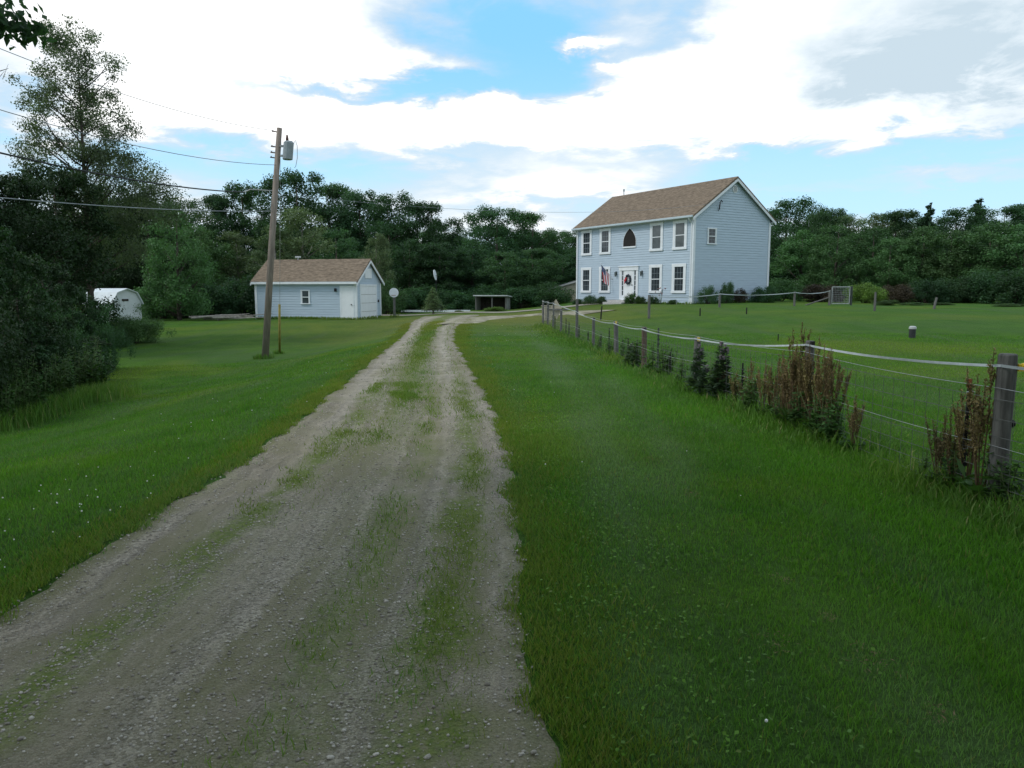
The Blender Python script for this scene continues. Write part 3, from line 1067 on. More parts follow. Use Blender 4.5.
# pointed window over the door
arch = []
aw, az0, ah = .66, 3.90, 1.0
for k in range(13):
    t = k / 12
    arch.append((-5.97 + aw * (1 - t ** 2.2), az0 + .22 + ah * t ** .95))
pts_r = [(-5.97 + aw, az0)] + arch
pts_l = [(2 * -5.97 - x, z) for x, z in reversed(arch[:-1])] + [(-5.97 - aw, az0)]
poly = pts_r + pts_l
cxm, czm = -5.97, az0 + .55
outer = [(cxm + (x - cxm) * 1.05, czm + (z - czm) * 1.04) for x, z in poly]
ring = MB()
n = len(poly)
ring.add([(x, -.045, z) for x, z in outer] + [(x, -.045, z) for x, z in poly] + [(x, -.004, z) for x, z in outer] + [(x, -.004, z) for x, z in poly],
         [(i, (i + 1) % n, n + (i + 1) % n, n + i) for i in range(n)] + [(i, 2 * n + i, 2 * n + (i + 1) % n, (i + 1) % n) for i in range(n)] + [(n + i, n + (i + 1) % n, 3 * n + (i + 1) % n, 3 * n + i) for i in range(n)])
aw_o = ring.build('arched_window', M['trim'], house)
MB().prism(poly, 'y', -.034, -.006).build('screen', M['screen'], aw_o)
MB().box(-5.97 - .68, -5.97 + .68, -.075, -.014, az0 - .10, az0 - .015).build('sill', M['trim'], aw_o)
# door with sidelights
dz0, dz1 = .28, 2.22
case = MB()
for a, b in ((-6.94, -6.74), (-5.20, -5.00)):
    case.box(a, b, -.07, -.002, dz0, dz1 + .05)
case.box(-6.98, -4.96, -.10, -.013, dz1 + .05, dz1 + .30)
case.box(-7.02, -4.92, -.14, -.013, dz1 + .30, dz1 + .36)
for a, b in ((-6.49, -6.43), (-5.51, -5.45)):
    case.box(a, b, -.06, -.002, dz0, dz1 + .05)
case.box(-6.74, -5.20, -.12, -.013, dz0 - .06, dz0)
case.build('door_casing', M['trim'], house, bevel=.006)
d = MB()
d.box(-6.43, -5.51, -.048, -.027, dz0, dz1 + .05)
door = d.build('front_door', M['door'], house)
for zz in ((dz0 + .15, dz0 + .75), (dz0 + 1.65, dz0 + 1.95)):
    for a, b in ((-6.33, -6.02), (-5.92, -5.61)):
        MB().box(a, b, -.058, -.0485, *zz).build('door_panel', M['door'], door, bevel=.006)
MB().ball((-5.60, -.08, dz0 + 1.0), .045).build('handle', M['dark_metal'], door, True)
sdl = MB()
for a, b in ((-6.74, -6.49), (-5.45, -5.20)):
    f_ = MB()
    f_.box(a, b, -.045, -.028, dz0, dz0 + .3); f_.box(a, a + .05, -.045, -.028, dz0 + .3, dz1 + .05); f_.box(b - .05, b, -.045, -.028, dz0 + .3, dz1 + .05)
    for k in range(1, 5):
        zc = dz0 + .3 + (dz1 + .05 - dz0 - .3) * k / 5
        f_.box(a + .05, b - .05, -.042, -.030, zc - .015, zc + .015)
    s_ = f_.build('sidelight', M['trim'], house)
    MB().box(a + .05, b - .05, -.029, -.010, dz0 + .3, dz1 + .05).build('pane', M['glass'], s_)
for xx in (-7.30, -4.62):
    l = MB()
    l.box(xx - .05, xx + .05, -.045, -.026, 1.98, 2.24)
    l.tube([(xx, -.045, 2.18), (xx, -.14, 2.24), (xx, -.14, 2.18)], .012, 6)
    l.tube([(xx, -.14, 2.20), (xx, -.14, 2.16), (xx, -.14, 1.92), (xx, -.14, 1.88)], [.02, .085, .065, .02], 6)
    l.build('wall_lantern', M['lantern'], house)
# gable vent, service bracket, roof pipe
rv = MB().tube([(.014, HW / 2, HR - .62), (.05, HW / 2, HR - .62)], .24, 20).build('gable_vent', M['trim'], house)
lv = MB()
for k in range(-3, 4):
    lv.box(.051, .06, HW / 2 - .16, HW / 2 + .16, HR - .62 + k * .05 - .012, HR - .62 + k * .05 + .012)
lv.build('louver', M['greywall'], rv)
wh = MB()
wh.tube([(.03, 2.05, 5.9), (.10, 2.05, 5.95), (.16, 2.05, 6.4), (.24, 2.05, 6.5), (.34, 2.05, 6.38)], .035, 8)
wh.build('service_mast', M['dark_metal'], house, True)
vp = MB().tube([(-HL + .3, HW / 2 + .7, HR - .6), (-HL + .3, HW / 2 + .7, HR + .55)], .03, 8)
vp.tube([(-HL + .3, HW / 2 + .7, HR + .55), (-HL + .3, HW / 2 + .7, HR + .72)], .06, 8)
vp.build('vent_pipe', M['can'], house)


def hw(x, y, z=0.):
    """house local -> world"""
    return house.matrix_basis @ Vector((x, y, z))


st = thing('front_steps', 'grey concrete front steps below the white house door', 'steps', hw(-5.97, 0, -HZ + HZ), house.rotation_euler.z)
MB().box(-.95, .95, -1.15, -.03, -.35, .26).build('landing', M['concrete'], st, bevel=.015)
MB().box(-1.0, 1.0, -1.50, -1.152, -.35, .12).build('tread', M['concrete'], st, bevel=.015)

# wreath on the door
wr = MB()
k = 26
pts = [(math.cos(2 * PI * i / k) * .23, 0, math.sin(2 * PI * i / k) * .28) for i in range(k + 1)]
wr.tube(pts, [.075 + .02 * math.sin(i * 2.4) for i in range(k + 1)], 8, False)
t = thing('door_wreath', 'dark round wreath with red bow hanging on the white house door', 'wreath', hw(-5.97, -.12, dz0 + 1.38), house.rotation_euler.z)
wr.build('ring', M['wreath'], t, True)
bw = MB().ball((-.20, -.08, -.05), .1, 1.2, .5, .8).ball((-.10, -.08, .08), .07, 1.2, .5, .8)
bw.tube([(-.2, -.1, -.1), (-.24, -.11, -.3)], .03, 6)
bw.build('bow', M['red'], t, True)

# flag on a wall staff
ft = thing('flag', 'striped red white and blue flag on a staff slung from the house front', 'flag', hw(-7.72, -.02, 1.72), house.rotation_euler.z)
stf = MB().tube([(0, 0, 0), (-.32, -.85, 1.05)], .018, 8).ball((-.32, -.85, 1.07), .035).tube([(0, .0, -.02), (-.03, -.08, .08)], .035, 8)
stf.build('staff', M['white'], ft)
# the cloth hangs from the staff in soft folds: three colours, cut into its thirteen stripes
tip, low = Vector((-.31, -.82, 1.01)), Vector((-.09, -.24, .30))
cloth = {'red': MB(), 'white': MB(), 'navy': MB()}


def flag_pt(a, b):      # a: 0..1 along hoist from tip, b: 0..1 fly
    p = tip.lerp(low, a)
    drop = b * 1.25
    side = .05 * math.sin(a * 9 + b * 3) * b
    return Vector((p.x + .18 * (a - .3) * b + side + .25 * b * (1 - a), p.y + .16 * b * math.sin(a * 11) * .6 - .1 * b * (a - .5), p.z - drop * (1 - .35 * a)))


for s in range(13):
    for q in range(10):
        a0, a1, b0, b1 = s / 13, (s + 1) / 13, q / 10, (q + 1) / 10
        key = 'navy' if (s < 7 and q < 4) else ('red' if s % 2 == 0 else 'white')
        cloth[key].add([flag_pt(a0, b0), flag_pt(a1, b0), flag_pt(a1, b1), flag_pt(a0, b1)], [(0, 1, 2, 3)])
star = MB()
for s in range(5):
    for q in range(4):
        p = flag_pt((s + .6) / 9.3, (q + .5) / 10)
        star.ball(p + Vector((0, -.012, 0)), .016, n=5, m=3)
cl = cloth['red'].build('cloth', M['red'], ft)
cloth['white'].build('stripe', M['white'], cl); ca = cloth['navy'].build('canton', M['navy'], cl)
tag(star.build('stars', M['white'], cl), None, None, kind='stuff')


# ------------------------------------------------------------------ blue outbuilding
GL, GW, GE, GR = 7.0, 3.75, 2.42, 3.72
gth = R(13.5)
gc = Vector((xat(356, 47.0), 47.0))
GZ0 = h(gc.x - 2, gc.y + 1) - .02
shed = thing('garage_shed', 'long low pale blue shed with brown roof beside the drive', 'shed', (gc.x, gc.y, GZ0), -gth)
core = MB()
core.box(-GL + .01, -.01, .01, GW - .01, -.5, GE)
core.prism([(.01, GE), (GW - .01, GE), (GW / 2, GR - .02)], 'x', -GL + .01, -.01)
gl2 = lambda z: (0, GW) if z <= GE else ((z - GE) / (GR - GE) * GW / 2, GW - (z - GE) / (GR - GE) * GW / 2)
clap(core, (-GL, 0), (0, 0), -.15, GE)
clap(core, (0, 0), (0, GW), -.15, GR - .05, limits=gl2)
clap(core, (0, GW), (-GL, GW), -.15, GE)
clap(core, (-GL, GW), (-GL, 0), -.15, GR - .05, limits=gl2)
core.build('wall', M['siding'], shed)
groof = MB().prism(vee(-.02, GW + .02, GE + .02, GR + .02, .22, .11), 'x', -GL - .2, .2).build('roof', M['roof'], shed)
MB().prism(vee(-.02, GW + .02, GE - .12, GR - .12, .22, .14), 'x', .163, .222).build('rake_board', M['trim'], shed)
MB().prism(vee(-.02, GW + .02, GE - .12, GR - .12, .22, .14), 'x', -GL - .222, -GL - .163).build('rake_board', M['trim'], shed)
gsl = math.tan(math.atan2(GR - GE, GW / 2))
MB().box(-GL - .16, .16, -.262, -.235, GE - gsl * .22 - .05, GE - gsl * .22 + .10).box(-GL - .16, .16, -.234, -.013, GE - gsl * .22 - .045, GE - gsl * .22 + .02).build('fascia', M['trim'], shed)
cb = MB()
for x0, x1, y0, y1 in ((-.12, .042, -.042, -.026), (.026, .042, -.026, .12), (-GL - .042, -GL + .12, -.042, -.026), (.026, .042, GW - .12, GW + .026)):
    MB().box(x0, x1, y0, y1, -.15, GE - .14).build('corner_board', M['trim'], shed)
window(shed, -3.46, 1.02, 1.80, .50, trim=.07, rows=1, cols=1)
sdr = MB().box(-.98, -.16 - .04, -.05, -.003, -.02, 2.02).build('side_door', M['door'], shed)
MB().box(-1.08, -.981, -.062, -.0035, -.05, 2.12).box(-.199, -.125, -.062, -.0035, -.05, 2.12).box(-.98, -.2, -.062, -.0035, 2.022, 2.12).build('casing', M['trim'], sdr)
MB().ball((-.30, -.08, .95), .04).build('handle', M['dark_metal'], sdr, True)
gd = MB().box(.0032, .034, .62, 2.95, -.05, 2.10)
gdo = gd.build('overhead_door', M['door'], shed)
mu = MB()
for k in range(1, 4):
    mu.box(.034, .040, .64, 2.93, -.05 + k * .54 - .01, -.05 + k * .54 + .01)
mu.build('panel_seam', M['greywall'], gdo)
MB().box(.0035, .056, .50, .618, -.05, 2.22).box(.0035, .056, 2.952, 3.07, -.05, 2.22).box(.0035, .056, .62, 2.95, 2.102, 2.22).build('casing', M['trim'], gdo)
MB().box(.0035, .056, 1.30, 2.30, 2.60, 3.22).build('loft_panel', M['door'], shed)
MB().box(-1.42, -1.30, -.14, -.013, 1.76, 1.96).build('lamp', M['dark_metal'], shed)
MB().box(.0132, .07, 3.25, 3.37, 1.05, 1.22).build('meter_box', M['dark_metal'], shed)
vp = MB().tube([(-GL + 2.05, GW / 2, GR), (-GL + 2.05, GW / 2, GR + .28)], .05, 8)
vp.box(-GL + 1.9, -GL + 2.2, GW / 2 - .12, GW / 2 + .12, GR + .24, GR + .34)
vp.build('roof_vent', M['tin'], shed)

# ------------------------------------------------------------------ utility pole, guy and lines
PY = 26.0
px0 = xat(264, PY, 358)
pz = zat(264, 358, PY)
top = Vector((xat(279.5, PY, 128), PY, zat(279.5, 128, PY)))
base = Vector((px0, PY, h(px0, PY) - .3))
Lp = top - Vector((px0, PY, h(px0, PY)))
up = thing('utility_pole', 'leaning weathered wooden utility pole with grey transformer on the left lawn', 'utility pole', (px0, PY, h(px0, PY)))
MB().tube([(0, 0, -.4), tuple(Lp * .5), tuple(Lp)], [.125, .108, .088], 12).build('pole', M['pole'], up, True)


def on_pole(py):
    t = (zat(270, py, PY) - h(px0, PY)) / Lp.z
    return Lp * t


can = MB()
tb = on_pole(160) + Vector((.36, -.05, 0))
tt = on_pole(143) + Vector((.36, -.05, 0))
can.tube([tb, tb + Vector((0, 0, .02)), tt, tt + Vector((0, 0, .05))], [.15, .165, .165, .12], 14)
tr = can.build('transformer', M['can'], up)
MB().box(tt.x - .30, tt.x - .14, tt.y - .04, tt.y + .04, tb.z + .1, tb.z + .16).build('bracket', M['wire'], tr)
MB().box(tt.x - .30, tt.x - .14, tt.y - .04, tt.y + .04, tt.z - .14, tt.z - .08).build('bracket', M['wire'], tr)
MB().tube([tt + Vector((-.05, 0, .03)), tt + Vector((-.05, 0, .12)), tt + Vector((-.05, 0, .25))], [.045, .05, .03], 8).build('bushing', M['porcelain'], tr, True)
MB().tube([tt + Vector((.15, 0, -.05)), tt + Vector((.22, 0, .1)), tt + Vector((.28, 0, -.1)), tt + Vector((.27, 0, -.5)), tt + Vector((.2, 0, -.8))], .009, 5).build('lead_wire', M['alu'], tr)
for py in (132, 147, 153, 158):
    p = on_pole(py)
    MB().tube([p + Vector((-.05, 0, 0)), p + Vector((-.20, 0, .02)), p + Vector((-.22, 0, .04))], [.02, .02, .045], 8).build('insulator', M['porcelain'], up, True)
p = on_pole(191)
MB().tube([p + Vector((-.05, 0, 0)), p + Vector((-.75, -.25, .02)), p + Vector((-.95, -.3, -.08))], .022, 6).build('cable_arm', M['wire'], up)
gg = Vector((xat(279.5, PY + 2.2, 350), PY + 2.2, 0)); gg.z = h(gg.x, gg.y)
gl_ = gg - Vector((px0, PY, h(px0, PY)))
MB().tube([on_pole(138) + Vector((.02, .1, 0)), gl_], .007, 5).build('guy_wire', M['wire'], up)
dirg = (on_pole(138) - gl_).normalized()
MB().tube([gl_, gl_ + dirg * 1.95], .045, 8).build('guy_guard', M['guard'], up, True)


def line(name, label, cat, pts, sag, rad, m, n=24):
    mb = MB()
    P = []
    for a, b in zip(pts[:-1], pts[1:]):
        for k in range(n + 1):
            t = k / n
            q = Vector(a).lerp(Vector(b), t)
            q.z -= sag * 4 * t * (1 - t)
            P.append(q)
    mb.tube(P, rad, 5)
    o = mb.build(name, m)
    return tag(o, label, cat, 'overhead lines on the leaning pole')


pw = Vector((px0, PY, h(px0, PY)))


def off_left(py, Y=15.0, k=1.7):
    """continue a line past the left edge of the picture to its next support"""
    a = Vector((xat(0, Y), Y, zat(0, py, Y)))
    return a


def run(py0, pole_pt, sag):
    a = off_left(py0)
    d = a - pole_pt
    end = pole_pt + d * 1.9
    t = 1 / 1.9
    # sag chosen so that the line still passes the traced point
    end.z = pole_pt.z + (a.z + sag * 4 * t * (1 - t) - pole_pt.z) / t
    return [pole_pt, end]


line('power_line', 'highest thin power line running from the pole top past the tall tree', 'power line', run(40, pw + on_pole(132) + Vector((-.22, 0, .05)), .9), .9, .008, M['alu'])
line('power_line', 'second thin power line entering at the left behind the tall tree crown', 'power line', run(105, pw + on_pole(165), .9), .9, .009, M['alu'])
line('power_line', 'thick black cable crossing low in front of the tall tree to the pole arm', 'power line', run(150, pw + on_pole(191) + Vector((-.95, -.3, -.08)), .55), .55, .020, M['cable'])
line('power_line', 'lowest grey line crossing the dark trees to the leaning pole', 'power line', run(197, pw + on_pole(211), .35), .35, .011, M['alu'])
line('service_line', 'thin service line slung from the leaning pole to the house gable', 'power line', [pw + on_pole(194) + Vector((.12, 0, 0)), hw(.34, 2.05, 6.38)], .62, .006, M['alu'])


# ------------------------------------------------------------------ trees
def limb_tube(mb, a, b, r0, r1, wob=.06, n=5, sides=6):
    a, b = np.array(a, float), np.array(b, float)
    L = np.linalg.norm(b - a)
    pts, rad = [], []
    w = rng.normal(0, wob * L, 3)
    for k in range(n + 1):
        t = k / n
        pts.append(tuple(a + (b - a) * t + w * math.sin(PI * t)))
        rad.append(r0 + (r1 - r0) * t)
    mb.tube(pts, rad, sides)


def broadleaf(H, Rc, low, nclump, nleaf, lsize, shape=1.0, clump=(.2, .32), gap=0., limbs=14, top_pow=1.0, tr=.022, bark='bark', leafm='leaf_dark', extra=()):
    """returns (trunk mesh, crown mesh) of a tree H high with crown radius Rc above height low"""
    cs, rs = [], []
    ch = H - low
    while len(cs) < nclump:
        t = rng.rand()                                    # 0 bottom .. 1 top
        prof = math.sqrt(max(.06, 1 - abs((t - .42 * shape) / (1 - .38 * shape)) ** 2.3))
        ang = rng.uniform(0, 2 * PI)
        q = math.sqrt(rng.rand()) * (1 - gap) + gap
        r = Rc * prof * q * rng.uniform(.8, 1.08)
        cs.append((r * math.cos(ang), r * math.sin(ang), low + ch * (t * .92 + .02)))
        rs.append(rng.uniform(*clump) * Rc * (.75 + .4 * (1 - t)))
    for e in extra:
        cs.append(e[:3]); rs.append(e[3])
    cs, rs = np.array(cs), np.array(rs)
    trunk = MB()
    lean = rng.normal(0, .02 * H, 2)
    tp = (lean[0], lean[1], H * .86)
    trunk.tube([(0, 0, -.3), (0, 0, .25), (lean[0] * .3, lean[1] * .3, H * .35), tp], [tr * H * 1.35, tr * H, tr * H * .7, tr * H * .12], 8)
    order = np.argsort(-np.hypot(cs[:nclump, 0], cs[:nclump, 1]))[:limbs * 2]
    for j in order[rng.permutation(len(order))[:limbs]]:
        c = cs[j]
        zb = max(low * .6, c[2] - np.hypot(c[0], c[1]) * rng.uniform(.5, 1.0))
        zb = min(zb, H * .8)
        limb_tube(trunk, (lean[0] * zb / H, lean[1] * zb / H, zb), c, tr * H * .42 * (1 - zb / H * .7), tr * H * .06)
    per = rng.multinomial(nleaf, rs ** 2 / (rs ** 2).sum())
    Cc, Rr = np.repeat(cs, per, 0), np.repeat(rs, per)
    d = unit(rng.normal(size=(nleaf, 3)))
    rad = rng.rand(nleaf) ** .45 * rng.uniform(.85, 1.25, nleaf)
    P = Cc + d * (Rr * rad)[:, None] * np.array([1, 1, .8])
    P[:, 2] = np.maximum(P[:, 2], .15)
    nr = unit(d * .7 + rng.normal(size=(nleaf, 3)) * .65 + np.array([0, 0, .5]))
    V, F, r = leaves(P, nr, lsize * rng.uniform(.6, 1.35, nleaf), .62)
    return trunk.mesh('trunk', M[bark], True), np_mesh('crown', V, F, M[leafm])


def pine(H, Rc, nleaf, lsize, leafm='leaf_pine'):
    trunk = MB().tube([(0, 0, -.3), (0, 0, H * .5), (.02 * H, 0, H)], [.024 * H, .016 * H, .004 * H], 8)
    P, Nn, S = [], [], []
    z = H * .12
    branches = []
    while z < H * .985:
        t = z / H
        r = Rc * (1 - t) ** .75 * rng.uniform(.8, 1.1)
        for k in range(rng.randint(4, 7)):
            a = rng.uniform(0, 2 * PI)
            rr = r * rng.uniform(.6, 1.1)
            tip = (rr * math.cos(a), rr * math.sin(a), z + rr * rng.uniform(.02, .30))
            branches.append(((0, 0, z), tip, rr))
            trunk.tube([(0, 0, z), tip], [.006 * H * (1.1 - t), .002 * H], 4)
        z += H * .034 * rng.uniform(.8, 1.2)
    branches.append(((0, 0, H * .95), (.02 * H, 0, H), .3))
    w = np.array([b[2] for b in branches]) + .15
    per = rng.multinomial(nleaf, w / w.sum())
    for (a, b, rr), k in zip(branches, per):
        a, b = np.array(a), np.array(b)
        t = rng.rand(k) ** .6
        p = a + (b - a) * t[:, None] + rng.normal(0, 1, (k, 3)) * np.array([.12, .12, .15]) * (rr * .8 + .45) * (1.15 - t * .6)[:, None]
        P.append(p)
    P = np.concatenate(P)
    nr = unit(rng.normal(size=(len(P), 3)) * .8 + np.array([0, 0, .7]))
    V, F, r = leaves(P, nr, lsize * rng.uniform(.6, 1.3, len(P)), .3)
    return trunk.mesh('trunk', M['bark'], True), np_mesh('crown', V, F, M[leafm])


def shrub(H, Rc, nclump, nleaf, lsize, leafm='leaf_mid', aspect=.55, rough=.08):
    cs, rs = [], []
    for _ in range(nclump):
        a, q = rng.uniform(0, 2 * PI), math.sqrt(rng.rand())
        z = H * rng.uniform(.12, .86) * math.sqrt(max(.05, 1 - (q * .92) ** 2))
        cs.append((Rc * .85 * q * math.cos(a), Rc * .85 * q * math.sin(a), z))
        rs.append(rng.uniform(.14, .32) * min(Rc, H))
        c = cs[-1]; k = 1 + rng.normal(0, rough); cs[-1] = (c[0] * k, c[1] * k, c[2] * (1 + rng.normal(0, rough) * .6))
    cs, rs = np.array(cs), np.array(rs)
    trunk = MB()
    for j in range(min(9, nclump)):
        limb_tube(trunk, (rng.normal(0, .08 * Rc), rng.normal(0, .08 * Rc), -.1), cs[j], .022 * H, .006 * H, .05, 4, 5)
    per = rng.multinomial(nleaf, rs ** 2 / (rs ** 2).sum())
    d = unit(rng.normal(size=(nleaf, 3)))
    P = np.repeat(cs, per, 0) + d * (np.repeat(rs, per) * rng.rand(nleaf) ** .4 * rng.uniform(.85, 1.3, nleaf))[:, None]
    P[:, 2] = np.abs(P[:, 2])
    nr = unit(d * .7 + rng.normal(size=(nleaf, 3)) * .6 + np.array([0, 0, .5]))
    V, F, r = leaves(P, nr, lsize * rng.uniform(.6, 1.35, nleaf), aspect)
    return trunk.mesh('stem', M['bark'], True), np_mesh('foliage', V, F, M[leafm])


KIND = {
    'oak': [(broadleaf(14, 4.4, 1.6, 100, 32000, .215, clump=(.2, .31)), 14, 4.4), (broadleaf(14, 4.0, 1.2, 102, 32000, .215, shape=.85, clump=(.2, .31)), 14, 4.0), (broadleaf(14, 4.8, 1.8, 98, 32000, .22, shape=1.1, clump=(.19, .3)), 14, 4.8)],
    'birch': [(broadleaf(12, 2.9, .6, 84, 15000, .18, shape=.7, clump=(.2, .32), leafm='leaf_light', bark='birchbark'), 12, 2.9),
              (broadleaf(12, 3.2, .5, 80, 15000, .185, shape=.6, clump=(.22, .32), leafm='leaf_light', bark='birchbark'), 12, 3.2)],
    'maple': [(broadleaf(10, 3.4, .5, 88, 20000, .185, shape=.85, clump=(.2, .3), leafm='leaf_mid'), 10, 3.4), (broadleaf(10, 3.1, .4, 90, 20000, .18, shape=.75, clump=(.2, .3), leafm='leaf_mid'), 10, 3.1)],
    'pine': [(pine(14, 3.6, 15000, .42), 14, 3.4), (pine(14, 3.3, 15000, .42), 14, 3.0)],
    'bush': [(shrub(3, 2.2, 48, 10000, .14), 3, 2.2), (shrub(3, 2.0, 44, 10000, .14), 3, 2.0)],
}
counter = {}


def tree(kind, px, Y, top_py, wpx, label, leafm=None, name=None, cat='tree', group=None, base_z=None):
    """put a tree of a kind where the photo shows it: column px, depth Y, top row, crown width in pixels"""
    k = counter.get(kind, 0)
    counter[kind] = k + 1
    (tm, cm), H0, R0 = KIND[kind][k % len(KIND[kind])]
    x = xat(px, Y)
    z = h(x, Y) if base_z is None else base_z
    H = zat(px, top_py, Y) - z
    rad = wpx / 756 * Y / 2
    nm = name or {'oak': 'oak_tree', 'birch': 'birch_tree', 'maple': 'maple_tree', 'pine': 'pine_tree', 'bush': 'bush'}[kind]
    t = thing(nm, label, cat, (x, Y, z), rng.uniform(0, 2 * PI), group, (rad / R0, rad / R0, H / H0))
    obj('trunk' if kind != 'bush' else 'stem', tm, t)
    c = obj('crown' if kind != 'bush' else 'foliage', cm, t)
    if leafm:
        c.material_slots[0].link = 'OBJECT'
        c.material_slots[0].material = M[leafm]
    return t


WL, WR = 'trees of the woods on the left', 'trees of the woods on the right'
# left woods, far row against the sky
for px, Y, py, w, lab in (
        (118, 74, 196, 60, 'dark woodland tree showing past the right side of the tall airy tree'),
        (150, 76, 200, 58, 'dark rounded skyline tree left of the leaning pole, below the two upper wires'),
        (182, 80, 193, 62, 'dark skyline tree under the long cable, midway between airy tree and pole'),
        (214, 78, 190, 56, 'dark skyline tree two crowns left of the leaning pole'),
        (246, 80, 178, 60, 'dark tall skyline tree just left of the leaning pole'),
        (300, 78, 164, 84, 'tallest broad dark tree just right of the leaning pole'),
        (334, 82, 178, 60, 'dark tree on the skyline behind the shed gable'),
        (362, 80, 186, 62, 'dark round tree on the skyline right of the tallest one'),
        (392, 78, 189, 64, 'dark round crowned tree on the skyline above the round white backboard'),
        (420, 80, 198, 60, 'dark tree on the falling skyline above the white oval panel'),
        (446, 84, 214, 50, 'last lower dark tree before the notch of sky'),
        (496, 76, 202, 74, 'broad dark tree right of the notch of sky'),
        (530, 78, 208, 58, 'dark tree between the notch and the house, second from it'),
        (556, 82, 228, 50, 'dark lower tree on the skyline beside the left house corner'),
        (585, 86, 226, 50, 'dark tree whose top edge shows left of the house roof'),
        (468, 88, 236, 50, 'low dark tree filling the notch of sky')):
    tree('oak', px, Y, py, w * 1.15, lab, group=WL)
# left woods, middle rows
for kind, px, Y, py, w, lab, lm in (
        ('maple', 165, 56, 214, 62, 'mid green tree below the skyline left of the pole', None),
        ('maple', 205, 58, 222, 60, 'mid green tree behind the brush pile', None),
        ('birch', 238, 60, 228, 50, 'grey green tree left of the pole above the shed roof end', None),
        ('birch', 303, 60, 203, 66, 'large light grey green tree rising behind the shed roof', None),
        ('birch', 276, 58, 222, 46, 'light grey green tree right behind the pole and shed', None),
        ('maple', 338, 64, 226, 60, 'mid green tree behind the shed roof ridge, right half', 'leaf_dark'),
        ('birch', 378, 58, 230, 34, 'slim light yellow green tree at the right end of the shed', None),
        ('maple', 410, 66, 236, 60, 'dark tree behind the round white backboard', 'leaf_dark'),
        ('oak', 440, 66, 240, 60, 'dark tree straight behind the white oval panel', None),
        ('oak', 472, 68, 246, 62, 'dark tree behind the open shelter, left side', None),
        ('maple', 505, 66, 250, 60, 'dark green tree over the open shelter roof', 'leaf_dark'),
        ('oak', 535, 68, 246, 60, 'dark tree right of the open shelter', None),
        ('oak', 562, 72, 252, 56, 'dark tree behind the low grey garage', None)):
    tree(kind, px, Y, py, w * 1.1, lab, lm, group=WL)
# left woods, undergrowth
for px, Y, py, w, lab, lm in (
        (160, 50, 280, 52, 'dark bush at the lawn edge right of the white shed', 'leaf_dark'),
        (188, 51, 272, 50, 'dark bush behind the left end of the brush pile', 'leaf_dark'),
        (215, 52, 278, 48, 'dark bush behind the middle of the brush pile', 'leaf_dark'),
        (242, 53, 268, 50, 'dark bush against the left end of the blue shed', 'leaf_dark'),
        (385, 56, 276, 40, 'green bush behind the right end of the blue shed', None),
        (408, 62, 284, 46, 'dark bush behind the round white backboard post', 'leaf_dark'),
        (432, 63, 282, 46, 'dark bush behind the young green tree', 'leaf_dark'),
        (458, 63, 286, 46, 'dark bush left of the open shelter', 'leaf_dark'),
        (490, 64, 282, 50, 'dark bush behind the open shelter', 'leaf_dark'),
        (520, 63, 284, 48, 'dark bush right of the open shelter', 'leaf_dark'),
        (548, 64, 280, 50, 'dark bush beside the low grey garage', 'leaf_dark'),
        (572, 70, 270, 40, 'dark bush between garage roof and house', 'leaf_dark')):
    tree('bush', px, Y, py, w * 1.15, lab, lm, cat='bush', group='bushes along the foot of the left woods')
# far fill: a second rank deep in the woods that closes the gaps
for px in (-60, -20, 20, 60, 95):
    tree('oak', px, 62, 205, 74, 'far dark tree deep in the woods behind the tall airy tree', group='far trees behind the tall airy tree')
for k, px in enumerate(range(-150, 1200, 36)):
    if not 600 < px < 740:
        tree('oak', px, 98 + 9 * (k % 2), 222 + 6 * (k % 3), 74, 'dark tree deep inside the woods, almost hidden by the rows in front', group='trees deep inside the woods')
# right woods
for kind, px, Y, py, w, lab, lm in (
        ('oak', 786, 74, 195, 66, 'tall dark tree just right of the house gable', None),
        ('oak', 756, 84, 210, 60, 'dark tree mostly hidden behind the house gable', None),
        ('oak', 822, 76, 208, 56, 'second dark tree right of the house, on the skyline', None),
        ('oak', 826, 68, 203, 46, 'narrow dark tree right of the house, lower than the tall one', None),
        ('birch', 846, 70, 211, 50, 'pale crowned tree on the right skyline above the wire gate', None),
        ('birch', 868, 72, 210, 56, 'pale rounded tree on the skyline right of the gate', None),
        ('oak', 893, 66, 207, 52, 'dark rounded tree on the right skyline, left of the tall pine', None),
        ('pine', 923, 64, 203, 46, 'tall pointed pine on the skyline above the well pipe', None),
        ('oak', 905, 74, 214, 60, 'dark tree on the skyline just left of the tall pine', None),
        ('oak', 955, 60, 204, 70, 'dark leafy tree right of the tall pine', None),
        ('pine', 972, 64, 199, 54, 'broad dark pine, tallest of the right woods', None),
        ('oak', 1004, 62, 201, 62, 'dark tree with ragged top near the right edge', None),
        ('oak', 1035, 60, 208, 70, 'dark tree cut by the right edge of the picture', None),
        ('oak', 1085, 60, 200, 80, 'dark tree beyond the right edge of the woods', None),
        ('maple', 800, 60, 226, 54, 'mid green tree right of the house, in front of the tall dark one', None),
        ('maple', 834, 57, 222, 50, 'mid green tree behind the wire gate', None),
        ('maple', 872, 58, 222, 50, 'mid green tree behind the bright round bush', None),
        ('maple', 888, 55, 236, 44, 'yellow green tree right of the bright round bush', 'leaf_mid'),
        ('maple', 920, 55, 222, 54, 'mid green tree behind the leaning grey fence post', None),
        ('maple', 950, 54, 228, 52, 'mid green tree behind the far white tape', None),
        ('maple', 985, 52, 218, 62, 'bushy mid green tree near the right edge, in front of pines', None),
        ('maple', 1022, 50, 222, 66, 'bushy green tree at the right edge of the picture', None),
        ('maple', 1075, 50, 215, 76, 'bushy green tree beyond the right edge', None)):
    tree(kind, px, Y, py, w * 1.2, lab, lm, group=WR)
